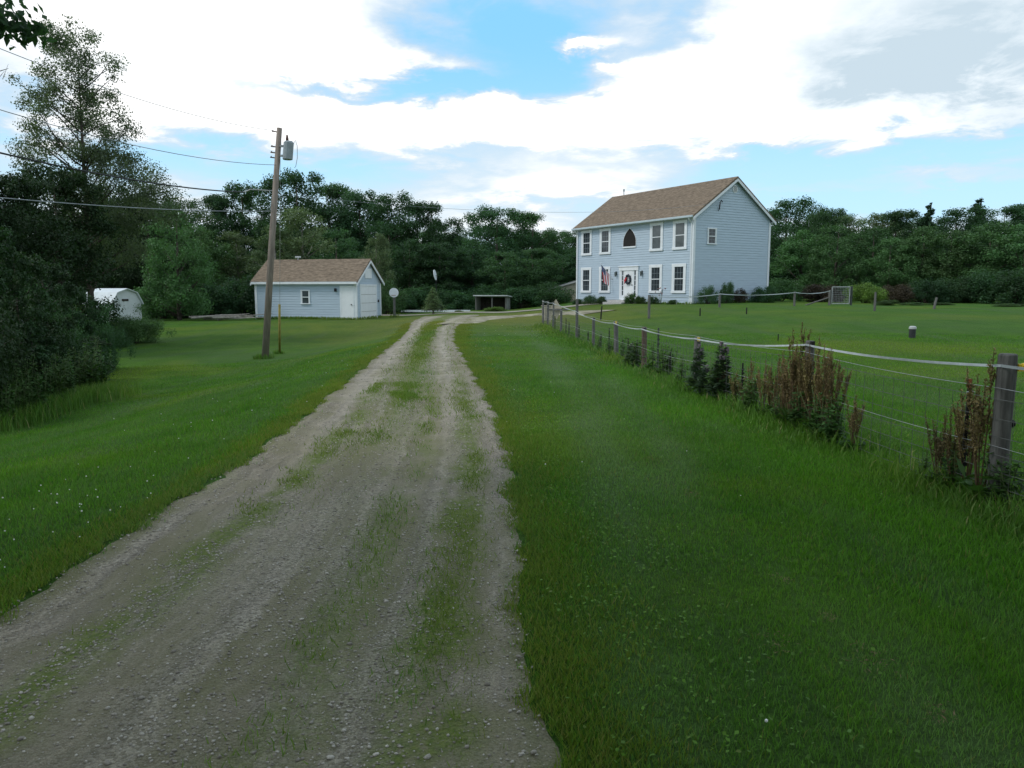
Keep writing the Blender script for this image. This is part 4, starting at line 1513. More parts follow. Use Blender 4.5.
for px, Y, py, w, lab, lm in (
        (780, 54, 276, 46, 'green bush right against the back corner of the house', 'leaf_mid'),
        (822, 50, 281, 42, 'dark maroon bush left of the wire gate', 'leaf_maroon'),
        (866, 47.5, 281, 40, 'bright green round bush right of the wire gate', 'leaf_yellow'),
        (895, 48, 281, 36, 'dark maroon bush right of the bright round one', 'leaf_maroon'),
        (925, 49, 276, 46, 'dark bush behind the slanted grey post', 'leaf_dark'),
        (955, 49, 272, 50, 'dark bush behind the left end of the far white tape', 'leaf_dark'),
        (988, 48, 266, 56, 'dark bush behind the far white tape', 'leaf_dark'),
        (1022, 46, 264, 60, 'dark bush at the right edge behind the tape', 'leaf_dark'),
        (1065, 44, 262, 70, 'dark bush beyond the right edge behind the tape', 'leaf_dark'),
        (887, 43, 299, 26, 'low weedy bush at the lawn edge right of the tall thin post', 'leaf_weed'),
        (915, 42.5, 302, 26, 'low weeds at the lawn edge left of the slanted grey post', 'leaf_weed'),
        (942, 42, 302, 24, 'low weeds at the lawn edge right of the slanted grey post', 'leaf_weed'),
        (1010, 39, 303, 30, 'low weeds below the far white tape', 'leaf_weed')):
    tree('bush', px, Y, py, w * 1.1, lab, lm, cat='bush', group='bushes along the foot of the right woods')

# tall airy tree on the left
side = [(1.2 + 2.9 * k / 21 + rng.normal(0, .3), rng.normal(0, .8), 8.2 - 2.4 * k / 21 + rng.normal(0, .5), rng.uniform(.45, .7)) for k in range(22)]
side += [(rng.normal(0, .7), rng.normal(0, .7), rng.uniform(6.2, 13.2), rng.uniform(.38, .6)) for k in range(46)]
side += [(1.0 + 2.6 * rng.rand(), rng.normal(0, .6), 5.2 + 2.2 * rng.rand(), rng.uniform(.45, .7)) for k in range(14)]
KIND['aspen'] = [(broadleaf(14.0, 2.75, 3.4, 200, 66000, .088, shape=.85, clump=(.14, .25), leafm='leaf_aspen', limbs=60, tr=.011, extra=side), 14.0, 2.75)]
t = tree('aspen', 90, 33, 10, 120, 'tall airy silvery green tree rising above the dark left thicket', name='aspen_tree')
t.rotation_euler = (0, 0, 0)
# dark thicket on the left: trees, then bushes
LT = 'dark trees of the left thicket'
for kind, px, Y, py, w, lab, lm in (
        ('oak', 18, 27, 166, 96, 'dark dense tree at the left edge under the thick cable', None),
        ('oak', 62, 30, 158, 96, 'dark dense tree filling the foot of the tall airy tree', None),
        ('oak', 112, 54, 178, 70, 'dark tree right of the airy trunk, over the white shed', None),
        ('oak', 148, 54, 190, 66, 'dark tree behind and right of the white shed', None),
        ('maple', 178, 47, 205, 64, 'green tree at the right end of the dark left thicket', None),
        ('oak', -40, 26, 150, 110, 'dark tree beyond the left edge of the thicket', None)):
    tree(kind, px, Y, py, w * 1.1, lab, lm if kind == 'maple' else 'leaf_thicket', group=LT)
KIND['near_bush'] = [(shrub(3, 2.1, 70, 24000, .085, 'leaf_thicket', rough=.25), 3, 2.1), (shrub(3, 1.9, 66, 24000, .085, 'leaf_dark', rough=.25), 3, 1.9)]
KIND['sapling'] = [(broadleaf(4.2, 1.1, .2, 60, 12000, .085, shape=.7, clump=(.14, .3), leafm='leaf_thicket', limbs=22, tr=.010), 4.2, 1.1), (broadleaf(4.2, .95, .15, 56, 12000, .08, shape=.8, clump=(.14, .3), leafm='leaf_thicket', limbs=22, tr=.010), 4.2, .95)]
for px, Y, py, w, lab in ((16, 15.4, 232, 74, 'dark bushy sapling at the left edge, tallest of the near thicket'), (46, 17.2, 250, 62, 'dark sapling standing right of the tallest one in the near thicket'), (72, 20.5, 276, 52, 'dark sapling at the right end of the near thicket'),
                          (-14, 14.6, 214, 80, 'dark sapling cut by the left edge of the picture'), (88, 19.0, 332, 40, 'small dark sapling at the foot of the thicket, farthest right'), (30, 15.0, 318, 56, 'short dark sapling in front of the tallest one')):
    tree('sapling', px, Y, py, w, lab, None, name='sapling', cat='sapling', group='saplings of the near left thicket')
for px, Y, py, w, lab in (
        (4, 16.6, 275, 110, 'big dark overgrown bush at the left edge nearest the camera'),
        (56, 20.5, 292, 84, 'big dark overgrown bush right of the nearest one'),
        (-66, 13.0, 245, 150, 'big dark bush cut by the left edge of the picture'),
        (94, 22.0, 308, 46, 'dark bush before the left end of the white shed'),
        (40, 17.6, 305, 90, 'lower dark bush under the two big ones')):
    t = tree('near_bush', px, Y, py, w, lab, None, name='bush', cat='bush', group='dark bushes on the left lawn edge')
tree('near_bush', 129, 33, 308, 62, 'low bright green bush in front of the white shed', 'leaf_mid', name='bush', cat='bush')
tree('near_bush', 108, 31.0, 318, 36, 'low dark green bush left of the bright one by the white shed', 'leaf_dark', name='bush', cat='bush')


def weed_mesh(H, n, lsize, w=.16, leafm='leaf_weed', stems=5):
    st_ = MB()
    P, Nn, S = [], [], []
    for s in range(stems):
        a = rng.uniform(0, 2 * PI); q = rng.uniform(.0, w)
        b0 = np.array((q * .4 * math.cos(a), q * .4 * math.sin(a), -.02)); b1 = np.array((q * 1.4 * math.cos(a), q * 1.4 * math.sin(a), H * rng.uniform(.65, 1.0)))
        st_.tube([b0, (b0 + b1) / 2 + rng.normal(0, .015, 3), b1], [.006, .005, .003], 5)
        k = n // stems
        t = rng.uniform(.05, 1, k)
        ang = rng.uniform(0, 2 * PI, k)
        out = np.stack([np.cos(ang), np.sin(ang), rng.uniform(-.3, .5, k)], -1)
        L = lsize * (1.25 - .7 * t)
        P.append(b0 + (b1 - b0) * t[:, None] + out * L[:, None] * .6); S.append(L)
        Nn.append(unit(np.cross(out, np.stack([-np.sin(ang), np.cos(ang), 0 * ang], -1)) * -1 + rng.normal(0, .35, (k, 3))))
    V, F, r = leaves(np.concatenate(P), np.concatenate(Nn), np.concatenate(S), .38)
    return st_.mesh('stem', M['stem'], True), np_mesh('foliage', V, F, M[leafm])


def put(name, meshes, x, y, label, cat, group, s=1.0, sz=None):
    t = thing(name, label, cat, (x, y, h(x, y)), rng.uniform(0, 2 * PI), group, (s, s, sz or s))
    for nm, me in meshes:
        obj(nm, me, t)
    return t


WM = [weed_mesh(1.0, 320, .13, .22, stems=9), weed_mesh(1.0, 260, .12, .2, stems=7)]
# goldenrod-like weeds in front of the left bushes
for i in range(44):
    q = rng.rand()
    px, py = 2 + 96 * q + rng.normal(0, 3), 430 - 36 * q - rng.uniform(0, 16)
    p = ground(px, py)
    put('weed', list(zip(('stem', 'foliage'), WM[i % 2])), p.x, p.y, 'upright leafy green weed in the strip before the dark left bushes', 'weed', 'weeds before the dark left bushes', rng.uniform(.8, 1.3))

# overhanging tree beside the camera; only the tip of one branch reaches into the picture
t = thing('maple_tree', 'leafy tree at the left whose dark branch tip hangs into the top left corner', 'tree', (-7.2, 3.6, h(-7.2, 3.6)))
trk = MB().tube([(0, 0, -.3), (.1, 0, 2.5), (.2, .1, 5), (.1, .2, 8)], [.26, .2, .16, .06], 10)
cs = []
while len(cs) < 130:  # out-of-view crown enlarged and thickened over the camera to shade the near ground
    a, q, z = rng.uniform(0, 2 * PI), math.sqrt(rng.rand()), rng.uniform(4.4, 10.5)
    c = (4.6 * q * math.cos(a) + 1.3, 4.6 * q * math.sin(a) - 2.6, z)
    if z > 3.4 + .55 * max(0, c[1] + 3.6 + 1):
        cs.append(c)
cs = np.array(cs)
for c in cs[:16]:
    limb_tube(trk, (.15, .08, c[2] - 1.4), c, .07, .012)
bt = np.array((xat(20, 5.6) + 7.2, 5.6 - 3.6, zat(20, 22, 5.6) - h(-7.2, 3.6)))
limb_tube(trk, (.15, .05, 3.4), bt, .06, .010, .02)
trk.build('trunk', M['bark'], t, True)
n = 62000
P = np.repeat(cs, n // 130 + 1, 0)[:n] + unit(rng.normal(size=(n, 3))) * (rng.rand(n) ** .5 * .85)[:, None]
V, F, r = leaves(P, unit(rng.normal(size=(n, 3)) + [0, 0, .8]), rng.uniform(.08, .14, n), .5)
br = []
for px, py, k, sx in ((2, 8, 34, .12), (14, 22, 46, .12), (30, 26, 34, .09), (43, 27, 30, .06), (50, 24, 34, .05), (36, 33, 34, .06), (47, 33, 22, .05), (8, 30, 40, .10), (28, 0, 22, .07), (-14, 20, 70, .14), (-30, 0, 70, .18)):
    q = np.array((xat(px, 5.6) + 7.2, 2.0, zat(px, py, 5.6) - h(-7.2, 3.6)))
    br.append(q + rng.normal(size=(k, 3)) * np.array([sx, .12, sx * .45]))
P2 = np.concatenate(br)
nr = unit(rng.normal(size=(len(P2), 3)) * .7 + [.2, -.8, .3])
V2, F2, r2 = leaves(P2, nr, rng.uniform(.06, .11, len(P2)), .42)
V, F, r = join([(V, F, r), (V2, F2, r2)])
obj('crown', np_mesh('crown', V, F, M['leaf_dark']), t)
for kx, ky, kh, kr, lab in ((3.5, -5.5, 12, 1.0, 'unseen tree added behind the camera on the right to shade the foreground'), (-4.5, -8.5, 13, 1.1, 'unseen tree added behind the camera on the left to shade the foreground'), (9.5, -3.5, 11, 1.0, 'unseen tree added beside the camera beyond the wire fence for shade')):
    (tm, cm), H0, R0 = KIND['oak'][0]  # out-of-view trees added only to block sky and darken the foreground
    shade_tree = thing('oak_tree', lab, 'tree', (kx, ky, h(kx, ky)), 1.0, 'unseen trees added to shade the foreground', (kr, kr, kh / H0))
    obj('trunk', tm, shade_tree); obj('crown', cm, shade_tree)
# bare dead branch tree poking in at the left edge
t = thing('dead_tree', 'bare dead grey branches reaching in at the left edge', 'tree', (xat(-28, 20), 20, h(xat(-28, 20), 20)))
db = MB()
hz = zat(-5, 84, 20) - h(xat(-28, 20), 20)
db.tube([(0, 0, -.2), (.05, 0, hz * .5), (.1, 0, hz)], [.09, .06, .03], 8)
tipx = xat(26, 20) - xat(-28, 20)
db.tube([(.1, 0, hz - .3), (tipx * .55, 0, hz - .02), (tipx * .8, 0, hz + .30), (tipx, 0, hz + .38)], [.03, .022, .014, .006], 6)
for k in range(9):
    a = .35 + .6 * k / 9
    p0 = Vector((tipx * a, 0, hz + (-.1 + .5 * max(0, a - .45))))
    db.tube([p0, p0 + Vector((rng.uniform(-.1, .25), rng.uniform(-.3, .3), rng.uniform(-.15, .5)))], [.010, .004], 4)
db.tube([(.1, 0, hz), (.3, 0, hz + .7), (.35, .1, hz + 1.1)], [.025, .012, .005], 5)
db.build('trunk', M['drywood'], t)


# ------------------------------------------------------------------ small buildings and yard things
def gable_hut(name, label, cat, px, Y, rotz, L, W, E, Rr, wall, roofm, zoff=0., gambrel=False):
    x = xat(px, Y)
    t = thing(name, label, cat, (x, Y, h(x, Y) + zoff), rotz)
    if gambrel:
        sec = [(-W / 2, E), (-W * .32, E + (Rr - E) * .72), (0, Rr), (W * .32, E + (Rr - E) * .72), (W / 2, E)]
    else:
        sec = [(-W / 2, E), (0, Rr), (W / 2, E)]
    wl_ = MB().prism([(-W / 2, -.3)] + sec + [(W / 2, -.3)], 'x', -L / 2, L / 2)
    wl_.build('wall', wall, t)
    o = 1.06
    outer = [(y * o * 1.03, z + .05 if abs(y) < W / 2 - .01 else z - .06) for y, z in sec]
    inner = [(y * o, z + .004 if abs(y) < W / 2 - .01 else z - .10) for y, z in sec]
    rf = MB().prism(outer + inner[::-1], 'x', -L / 2 - .15, L / 2 + .15)
    rf.build('roof', roofm, t)
    return t


wt = gable_hut('white_shed', 'small white barn roofed shed half hidden behind the left bushes', 'shed', 112, 45, R(-27), 2.5, 1.9, 1.15, 1.95, M['whitewall'], M['whitewall'], zoff=-.05, gambrel=True)
MB().box(1.254, 1.27, -.3, .12, 1.25, 1.38).build('vent', M['darkwood'], wt)
gh = gable_hut('garage', 'low grey beige garage with shallow gable roof behind the left corner of the house', 'garage', 588, 68, R(-84), 5.0, 9.0, .75, 1.95, M['plywood'], M['greywall'])
# pale wooden yard pieces where the wire fence begins
tp_ = thing('wooden_frame', 'pale triangular wooden frame with a crossbar by the last fence posts', 'wooden frame', (xat(556, 37), 37, h(xat(556, 37), 37)), R(-8))
MB().prism([(-.30, .62), (.30, .62), (0, 1.12)], 'y', -.03, .03).build('panel', M['plywood'], tp_)
MB().prism([(-.26, .60), (.26, .60), (.05, .12)], 'y', -.025, .025).build('panel', M['plywood'], tp_)
for lx in (-.30, .24):
    MB().box(lx, lx + .06, -.05, -.032, -.1, .62).build('leg', M['plywood'], tp_)
MB().box(-.38, .62, -.10, -.052, .56, .64).build('crossbar', M['post'], tp_)
pb = thing('plywood_box', 'upright pale plywood box behind the first posts of the wire fence', 'box', (xat(547, 39), 39, h(xat(547, 39), 39)), R(20))
MB().box(-.2, .2, -.2, .2, -.05, .72).build('box', M['plywood'], pb, bevel=.01)
MB().box(-.24, .24, -.24, .24, .722, .76).build('lid', M['plywood'], pb, bevel=.01)

# open fronted shelter
sx, sy = xat(491, 60), 60.0
os_ = thing('open_shelter', 'low dark open fronted shelter with flat pale tin roof before the woods', 'shelter', (sx, sy, h(sx, sy)), R(-12))
MB().box(-1.25, 1.25, 1.45, 1.5, 0, 1.0).build('back_wall', M['darkwood'], os_)
MB().box(-1.25, -1.2, 0, 1.44, 0, 1.05).build('side_wall', M['greywall'], os_)
MB().box(1.2, 1.25, 0, 1.44, 0, 1.05).build('side_wall', M['greywall'], os_)
for x in (-1.22, 0.1, 1.22):
    MB().box(x - .05, x + .05, -.12, -.02, 0, 1.08).build('post', M['post'], os_)
MB().add([(-1.4, -.3, 1.12), (1.4, -.3, 1.12), (1.4, 1.7, 1.02), (-1.4, 1.7, 1.02), (-1.4, -.3, 1.20), (1.4, -.3, 1.20), (1.4, 1.7, 1.10), (-1.4, 1.7, 1.10)],
         [(0, 3, 2, 1), (4, 5, 6, 7), (0, 1, 5, 4), (1, 2, 6, 5), (2, 3, 7, 6), (3, 0, 4, 7)]).build('roof', M['tin'], os_)
tree('bush', 495, 57, 306, 26, 'yellow green low bush in front of the open shelter', 'leaf_yellow', cat='bush')
tree('bush', 459, 55, 310, 10, 'tiny yellow green bush before the white rail', 'leaf_yellow', cat='bush')
# low white rail
rl = thing('low_rail', 'long low white timber rail behind the end of the drive', 'rail', (xat(436, 57.6), 57.6, h(xat(436, 57.6), 57.6)))
MB().box(-2.7, 2.6, -.06, .06, .05, .20).build('beam', M['trim'], rl)
# young conifer-like tree
KIND['young'] = [(pine(3, 1.0, 2600, .16, 'leaf_light'), 3, 1.0)]
tree('young', 433, 54, 288, 30, 'young green conical tree standing alone at the drive end', name='young_tree')
# basketball backboard
bx_, by_ = xat(394, 50), 50.0
bb = thing('basketball_hoop', 'round white basketball backboard on a wooden post at the drive end', 'basketball hoop', (bx_, by_, h(bx_, by_)))
MB().box(-.07, .07, -.07, .07, -.2, 1.62).build('post', M['post'], bb)
MB().tube([(0, -.10, 1.62), (0, -.075, 1.62)], .31, 24).build('backboard', M['trim'], bb)
MB().tube([(math.cos(2 * PI * k / 16) * .15, -.26 + math.sin(2 * PI * k / 16) * .15, 1.45) for k in range(17)], .012, 5, False).build('rim', M['rust'], bb)
# white oval panel on a thin pole
ox, oy = xat(435, 58), 58.0
od = thing('satellite_dish', 'narrow white oval dish on a thin pole before the dark woods', 'satellite dish', (ox, oy, h(ox, oy)))
dz = zat(435, 275, 58) - h(ox, oy)
MB().tube([(.08, .1, -.2), (.08, .1, dz)], .03, 8).build('pole', M['dark_metal'], od)
ds_ = MB()
for s in range(9):
    r0 = s / 8
    ds_.v += [(r0 * .07 * math.cos(2 * PI * k / 20) + .06 * r0 * math.sin(2 * PI * k / 20) * -1, r0 * .3 * math.cos(2 * PI * k / 20), dz + r0 * .40 * math.sin(2 * PI * k / 20)) for k in range(20)]
for s in range(8):
    ds_.f += [(s * 20 + k, s * 20 + (k + 1) % 20, (s + 1) * 20 + (k + 1) % 20, (s + 1) * 20 + k) for k in range(20)]
dd = ds_.build('dish', M['whitewall'], od)
sol = dd.modifiers.new('thick', 'SOLIDIFY'); sol.thickness = .04

# brush pile beside the blue shed
bpx, bpy_ = xat(222, 46), 46.0
bp = thing('brush_pile', 'heap of bleached grey branches and boards left of the blue shed', 'brush pile', (bpx, bpy_, h(bpx, bpy_)))
for k in range(20):
    L = rng.uniform(1.2, 3.6)
    a = rng.normal(0, .22)
    c = Vector((rng.uniform(-1.3, 1.2), rng.uniform(-.5, .5), rng.uniform(.08, .34)))
    dv = Vector((math.cos(a), math.sin(a), rng.normal(.03, .06))) * L / 2
    p0, p1 = c - dv, c + dv
    p0.z, p1.z = max(.05, p0.z), max(.05, p1.z)
    MB().tube([p0, (p0 + p1) / 2 + Vector((0, 0, rng.uniform(-.02, .05))), p1], [rng.uniform(.03, .07), .045, .02], 6).build('branch', M['drywood'], bp)

# well pipe on the right lawn
wp = ground(912, 338)
wt_ = thing('well_pipe', 'short black well pipe with grey cap alone on the right lawn', 'well pipe', (wp.x, wp.y, h(wp.x, wp.y)))
s_ = wp.y / 756
MB().tube([(0, 0, -.1), (0, 0, 9 * s_)], 3.1 * s_, 16).build('casing', M['pvc'], wt_)
MB().tube([(0, 0, 9 * s_ + .002), (0, 0, 11 * s_), (0, 0, 12 * s_)], [3.5 * s_, 3.5 * s_, 2.2 * s_], 16).build('cap', M['cap'], wt_)

# foundation planting at the house
HB = 'foundation bushes at the house'
for (x, y, hh, ww, lab, lm) in ((-10.6, -.9, .5, 1.0, 'low dark green plant below the leftmost ground floor window', 'leaf_dark'), (-8.9, -1.0, .75, 1.2, 'dark spreading shrub left of the front steps', 'leaf_dark'), (-7.8, -.9, .65, .8, 'green shrub touching the left side of the front steps', 'leaf_mid'),
                            (-4.6, -.9, .80, 1.1, 'leafy green shrub touching the right side of the front steps', 'leaf_weed'), (-3.7, -.9, .6, .9, 'leafy green shrub, second right of the front steps', 'leaf_weed'), (-2.6, -.8, .6, .8, 'small dark shrub between the two right hand ground floor windows', 'leaf_dark'), (-.9, -.8, .35, .8, 'low green plant under the rightmost front window', 'leaf_weed'),
                            (.9, .5, 1.25, 1.3, 'dark shrub at the front corner of the house gable', 'leaf_dark'), (.9, 2.1, 1.55, 1.1, 'taller dark shrub against the gable wall, second from the front', 'leaf_dark'), (.9, 3.3, 1.0, 1.1, 'rust tinged shrub against the middle of the gable wall', 'leaf_maroon'), (.9, 5.6, 1.25, 2.0, 'wide dark round shrub at the back of the gable wall', 'leaf_dark')):
    k = counter.get('bush', 0); counter['bush'] = k + 1
    (tm, cm), H0, R0 = KIND['bush'][k % 2]
    w = hw(x, y)
    t = thing('shrub', lab, 'shrub', (w.x, w.y, h(w.x, w.y)), rng.uniform(0, 6), HB, (ww / 2 / R0, ww / 2 / R0, hh / H0))
    obj('stem', tm, t)
    c = obj('foliage', cm, t)
    c.material_slots[0].link = 'OBJECT'; c.material_slots[0].material = M[lm]
w = hw(-1.7, -1.0)
fl = thing('flower_stand', 'spindly pink flowering plant between the right front windows and house corner', 'plant', (w.x, w.y, h(w.x, w.y)))
fm = MB()
for k in range(5):
    fm.tube([(0, 0, 0), (rng.normal(0, .12), rng.normal(0, .1), .9)], [.014, .008], 5)
fm.build('stem', M['stem'], fl)
fb = MB()
for k in range(9):
    fb.ball((rng.normal(0, .16), rng.normal(0, .12), rng.uniform(.45, 1.05)), rng.uniform(.03, .055), n=6, m=4)
tag(fb.build('blooms', M['pinkflower'], fl, True), None, None, kind='stuff')


# ------------------------------------------------------------------ fences
def fy(px):
    """depth at which the fence line crosses a picture column"""
    return 3.92 / ((px - 512) / (FPX / math.cos(PITCH)) + .078)


fence = thing('wire_fence', 'long wire fence with white tape, old wooden posts and thistles along its foot', 'fence', (0, 0, 0))
fence['label'] = 'long woven wire fence with white top tape running from near post to the house drive'
POSTS = [(1010, 354, .062, 'post', 366), (808, 341, .050, 'post', 345), (696, 337, .055, 'post', 338.5), (645, 327, .055, 'post2', 329), (617, 321, .055, 'post', 323), (593.5, 317.5, .042, 'post', 318.5), (577, 299, .045, 'post', 311),
         (561, 310, .045, 'post', 305.5), (553, 302, .04, 'post', 303), (547.5, 301, .045, 'post', 302), (543, 300, .045, 'post', 301)]
tops, tapes = [], []
for px, py, r, m, ty in POSTS:
    Y = fy(px)
    if px < 560:
        Y = {553: 30.5, 547.5: 32.5, 543: 34.5}[px]
    x = xat(px, Y)
    zt = zat(px, py, Y)
    lean = rng.normal(0, .02, 2)
    x = xat(px, Y, (py + 290 + 1200 / Y) / 2)
    if px == 1010:
        x = xat(995, Y, 505)
        lean = np.array((xat(1010, Y, 354) - x, .02))
    g = h(x, Y)
    n_ = 9
    pp = [(x + lean[0] * k / n_, Y + lean[1] * k / n_, g - .3 + (zt - g + .3) * k / n_) for k in range(n_)] + [(x + lean[0], Y + lean[1], zt - .012), (x + lean[0], Y + lean[1], zt)]
    rr = [r * rng.uniform(.93, 1.06) for _ in range(n_)] + [r * .97, r * .86]
    po = MB().tube(pp, rr, 12).build('post', M[m], fence, False)
    tops.append(Vector((x + lean[0], Y + lean[1], zt)))
    tapes.append(Vector((x + lean[0], Y + lean[1], zat(px, ty, Y))))
# one more post beyond the right edge so that the strands end on something
p = Vector((4.25, 1.4, h(4.25, 1.4) + 1.1))
MB().tube([(p.x, p.y, p.z - 1.4), p], .075, 12).build('post', M['post'], fence)
chain = [p] + tops
tape_chain = [p] + tapes
# insulators
for q, px in ((tops[0], 0),):
    MB().box(q.x + .05, q.x + .09, q.y - .06, q.y - .02, q.z - .12, q.z - .07).ball((q.x + .085, q.y - .05, q.z - .085), .024).build('insulator', M['yellow'], fence)
    MB().ball((q.x + .05, q.y - .03, q.z - .50), .024, 1, 1, 1.2).build('insulator', M['stake'], fence)
for q in tops[1:6]:
    MB().box(q.x - .02, q.x + .02, q.y - .085, q.y - .05, q.z - .06, q.z + .0).build('insulator', M['yellow'] if q in (tops[2], tops[4]) else M['stake'], fence)


def strip_between(mb, a, b, sag, w, n=14, th=.003):
    a, b = Vector(a), Vector(b)
    t = (b - a); t.z = 0; t.normalize()
    nn = Vector((t.y, -t.x, 0)) * th
    P = []
    for k in range(n + 1):
        s = k / n
        q = a.lerp(b, s); q.z -= sag * 4 * s * (1 - s)
        tw = .25 * math.sin(s * 9 + a.x * 3)
        dn = Vector((nn.x * 0, 0, 0)) + Vector((t.y * tw * w, -t.x * tw * w, -w * math.sqrt(1 - tw * tw)))
        P += [q + nn, q + dn + nn, q + dn - nn, q - nn]
    fs = []
    for k in range(n):
        for c in range(4):
            fs.append((k * 4 + c, k * 4 + (c + 1) % 4, (k + 1) * 4 + (c + 1) % 4, (k + 1) * 4 + c))
    mb.add(P, fs)


tm_ = MB()
off = Vector((-.06, -.03, .012))
sags = [.03, .04, .05, .04, .04, .04, .03, .02, .02, .02, .02]
for (a, b), sg in zip(zip(tape_chain[:-1], tape_chain[1:]), sags):
    strip_between(tm_, a + off, b + off, sg, .020)
tm_.build('tape', M['tape'], fence)


def down(q, dz):
    g = h(q.x, q.y)
    return Vector((q.x - .075, q.y - .03, g + dz))


for dz, r, m, sg in ((.88, .0026, 'wire', .03), (.46, .0024, 'wire', .03)):
    mb = MB()
    for a, b in zip(chain[:-1], chain[1:]):
        A_, B_ = down(a, dz), down(b, dz)
        P = []
        for k in range(9):
            t_ = k / 8
            q = A_.lerp(B_, t_); q.z -= sg * 4 * t_ * (1 - t_)
            P.append(q)
        mb.tube(P, r, 4)
    mb.build('strand', M[m], fence)
# woven wire
wm = MB()
for a, b in zip(chain[:-1], chain[1:]):
    L = (b - a).length
    for lv_ in (.06, .17, .28, .40, .53, .66, .80):
        A_, B_ = down(a, lv_), down(b, lv_)
        wm.tube([A_, A_.lerp(B_, .5) - Vector((0, 0, .01)), B_], .0027, 3)
    k = max(2, int(L / .16))
    for j in range(1, k):
        A_, B_ = down(a, .06), down(b, .06)
        q = A_.lerp(B_, j / k)
        wm.tube([q, q + Vector((0, 0, .74))], .0023, 3)
wm.build('wire_mesh', mat('dull wire mesh', (.13, .135, .13), .7, .2, 9), fence)
# steel stakes
for px, py, r, m in ((965, 388, .014, 'stake'), (818, 378, .013, 'stake'), (742, 363, .012, 'stake'), (658, 328, .017, 'steel'), (628, 338, .011, 'stake'), (609, 328, .012, 'stake'), (579, 325, .013, 'stake'), (569, 322, .013, 'stake'), (555, 316, .013, 'stake'), (588, 331, .012, 'stake'), (601, 334, .011, 'stake'), (637, 340, .012, 'stake'), (566, 318, .012, 'stake'), (670, 352, .011, 'stake')):
    Y = fy(px) - .12
    x = xat(px, Y, (py + 290 + 1200 / Y) / 2); g = h(x, Y)
    zt = zat(px, py, Y)
    s_ = MB().tube([(x, Y, g - .2), (x, Y, zt)], r, 6)
    for k in range(8):
        z = g + .15 + k * (zt - g - .2) / 8
        s_.box(x - r * 1.5, x + r * 1.5, Y - r * 1.7, Y - r * .9, z, z + .025)
    so = s_.build('stake', M[m], fence)
    if px == 965:
        MB().tube([(x, Y, zt), (x, Y, zt + .07)], r * 1.15, 6).build('tip', M['rust'], so)
        for z in (g + .36, g + .80):
            MB().tube([(x - .03, Y - .02, z), (x, Y - .03, z + .01), (x + .03, Y - .02, z)], .006, 5).build('clip', M['tape'], so)

# paddock fence in front of the gable and the wire gate
pf = thing('paddock_fence', 'sparse far fence of thin posts with white tape before the house gable', 'fence', (0, 0, 0))
pts = []
for px, py, base_y in ((649.5, 295, 319), (720, 293, 308), (795, 291.5, 308.5), (830, 290, 309)):
    Y = {649.5: 34, 720: 39.5, 795: 41, 830: 42}[px]
    x = xat(px, Y); g = h(x, Y)
    zt = zat(px, py, Y)
    MB().tube([(x, Y, g - .2), (x, Y, zt)], .06 if px != 830 else .075, 8).build('post', M['post'], pf)
    pts.append(Vector((x, Y - .07, zt - .03)))
tp2 = MB()
for a, b in zip(pts[:-1], pts[1:]):
    strip_between(tp2, a, b, .10, .04)
tp2.build('tape', M['tape'], pf)
q = pts[-1]
MB().tube([(q.x - 1.35, q.y + .05, h(q.x - 1.35, q.y)), (q.x - .1, q.y + .05, q.z - .40)], .04, 6).build('brace', M['post'], pf)
gt = thing('wire_gate', 'grey metal framed wire gate hung between two posts at the lawn edge', 'gate', (q.x + .12, q.y + .05, h(q.x + .5, q.y)), R(8))
gw_, gh_ = 1.05, 1.0
fr = MB()
for a, b in (((0, 0, .08), (0, 0, gh_)), ((gw_, 0, .08), (gw_, 0, gh_)), ((0, 0, gh_), (gw_, 0, gh_)), ((0, 0, .08), (gw_, 0, .08))):
    fr.tube([a, b], .032, 6)
fr.build('gate_frame', M['wire'], gt)
gm = MB()
for k in range(1, 11):
    gm.tube([(gw_ * k / 11, 0, .08), (gw_ * k / 11, 0, gh_)], .006, 3)
for k in range(1, 9):
    gm.tube([(0, 0, .08 + (gh_ - .08) * k / 9), (gw_, 0, .08 + (gh_ - .08) * k / 9)], .006, 3)
gm.build('gate_mesh', M['wire'], gt)
MB().tube([(gw_ + .12, .02, -.3), (gw_ + .12, .02, 1.05)], .06, 8).build('gate_post', M['steel'], gt)
# separate posts and the far tape at the right
for px, py, by, r, lean, lab in ((874.5, 292, 311, .055, 0, 'tall thin grey post standing alone right of the wire gate'), (933.5, 297.5, 309, .06, .12, 'slanted short grey post at the weedy lawn edge'),
                                 (600.5, 306, 320, .035, .06, 'thin slanted stake on the lawn before the house front'), (700, 308, 316, .03, 0, 'short dark stake on the lawn before the house corner'), (746.5, 307.5, 314, .03, 0, 'tiny dark stake on the lawn before the gable shrubs'),
                                 (778, 334, 341, .018, 0, 'tiny dark stake in the right lawn behind the brown dock')):
    p = ground(px, by)
    zt = zat(px, py, p.y)
    g = h(p.x, p.y)
    o = MB().tube([(0, 0, -.2), (lean * .5, 0, (zt - g) / 2), (lean, 0, zt - g)], [r, r, r * .9], 8).build('fence_post', M['post'] if r > .05 else M['stake'])
    o.location = (p.x, p.y, g)
    tag(o, lab, 'post')
rt = thing('tape_fence', 'far sagging white tape on short posts at the right edge of the lawn', 'fence', (0, 0, 0))
pts = []
for px, py, Y in ((955, 311, 37.5), (988, 313.5, 36), (1003, 313, 35), (1035, 319, 32.5)):
    x = xat(px, Y); z = zat(px, py, Y)
    pts.append(Vector((x, Y, z)))
    if px > 960:
        MB().tube([(x, Y + .05, h(x, Y) - .2), (x + .05, Y + .05, z + .12)], .045, 7).build('post', M['post'], rt)
t2 = MB()
for a, b in zip(pts[:-1], pts[1:]):
    strip_between(t2, a, b, .06, .075)
t2.build('tape', M['tape'], rt)


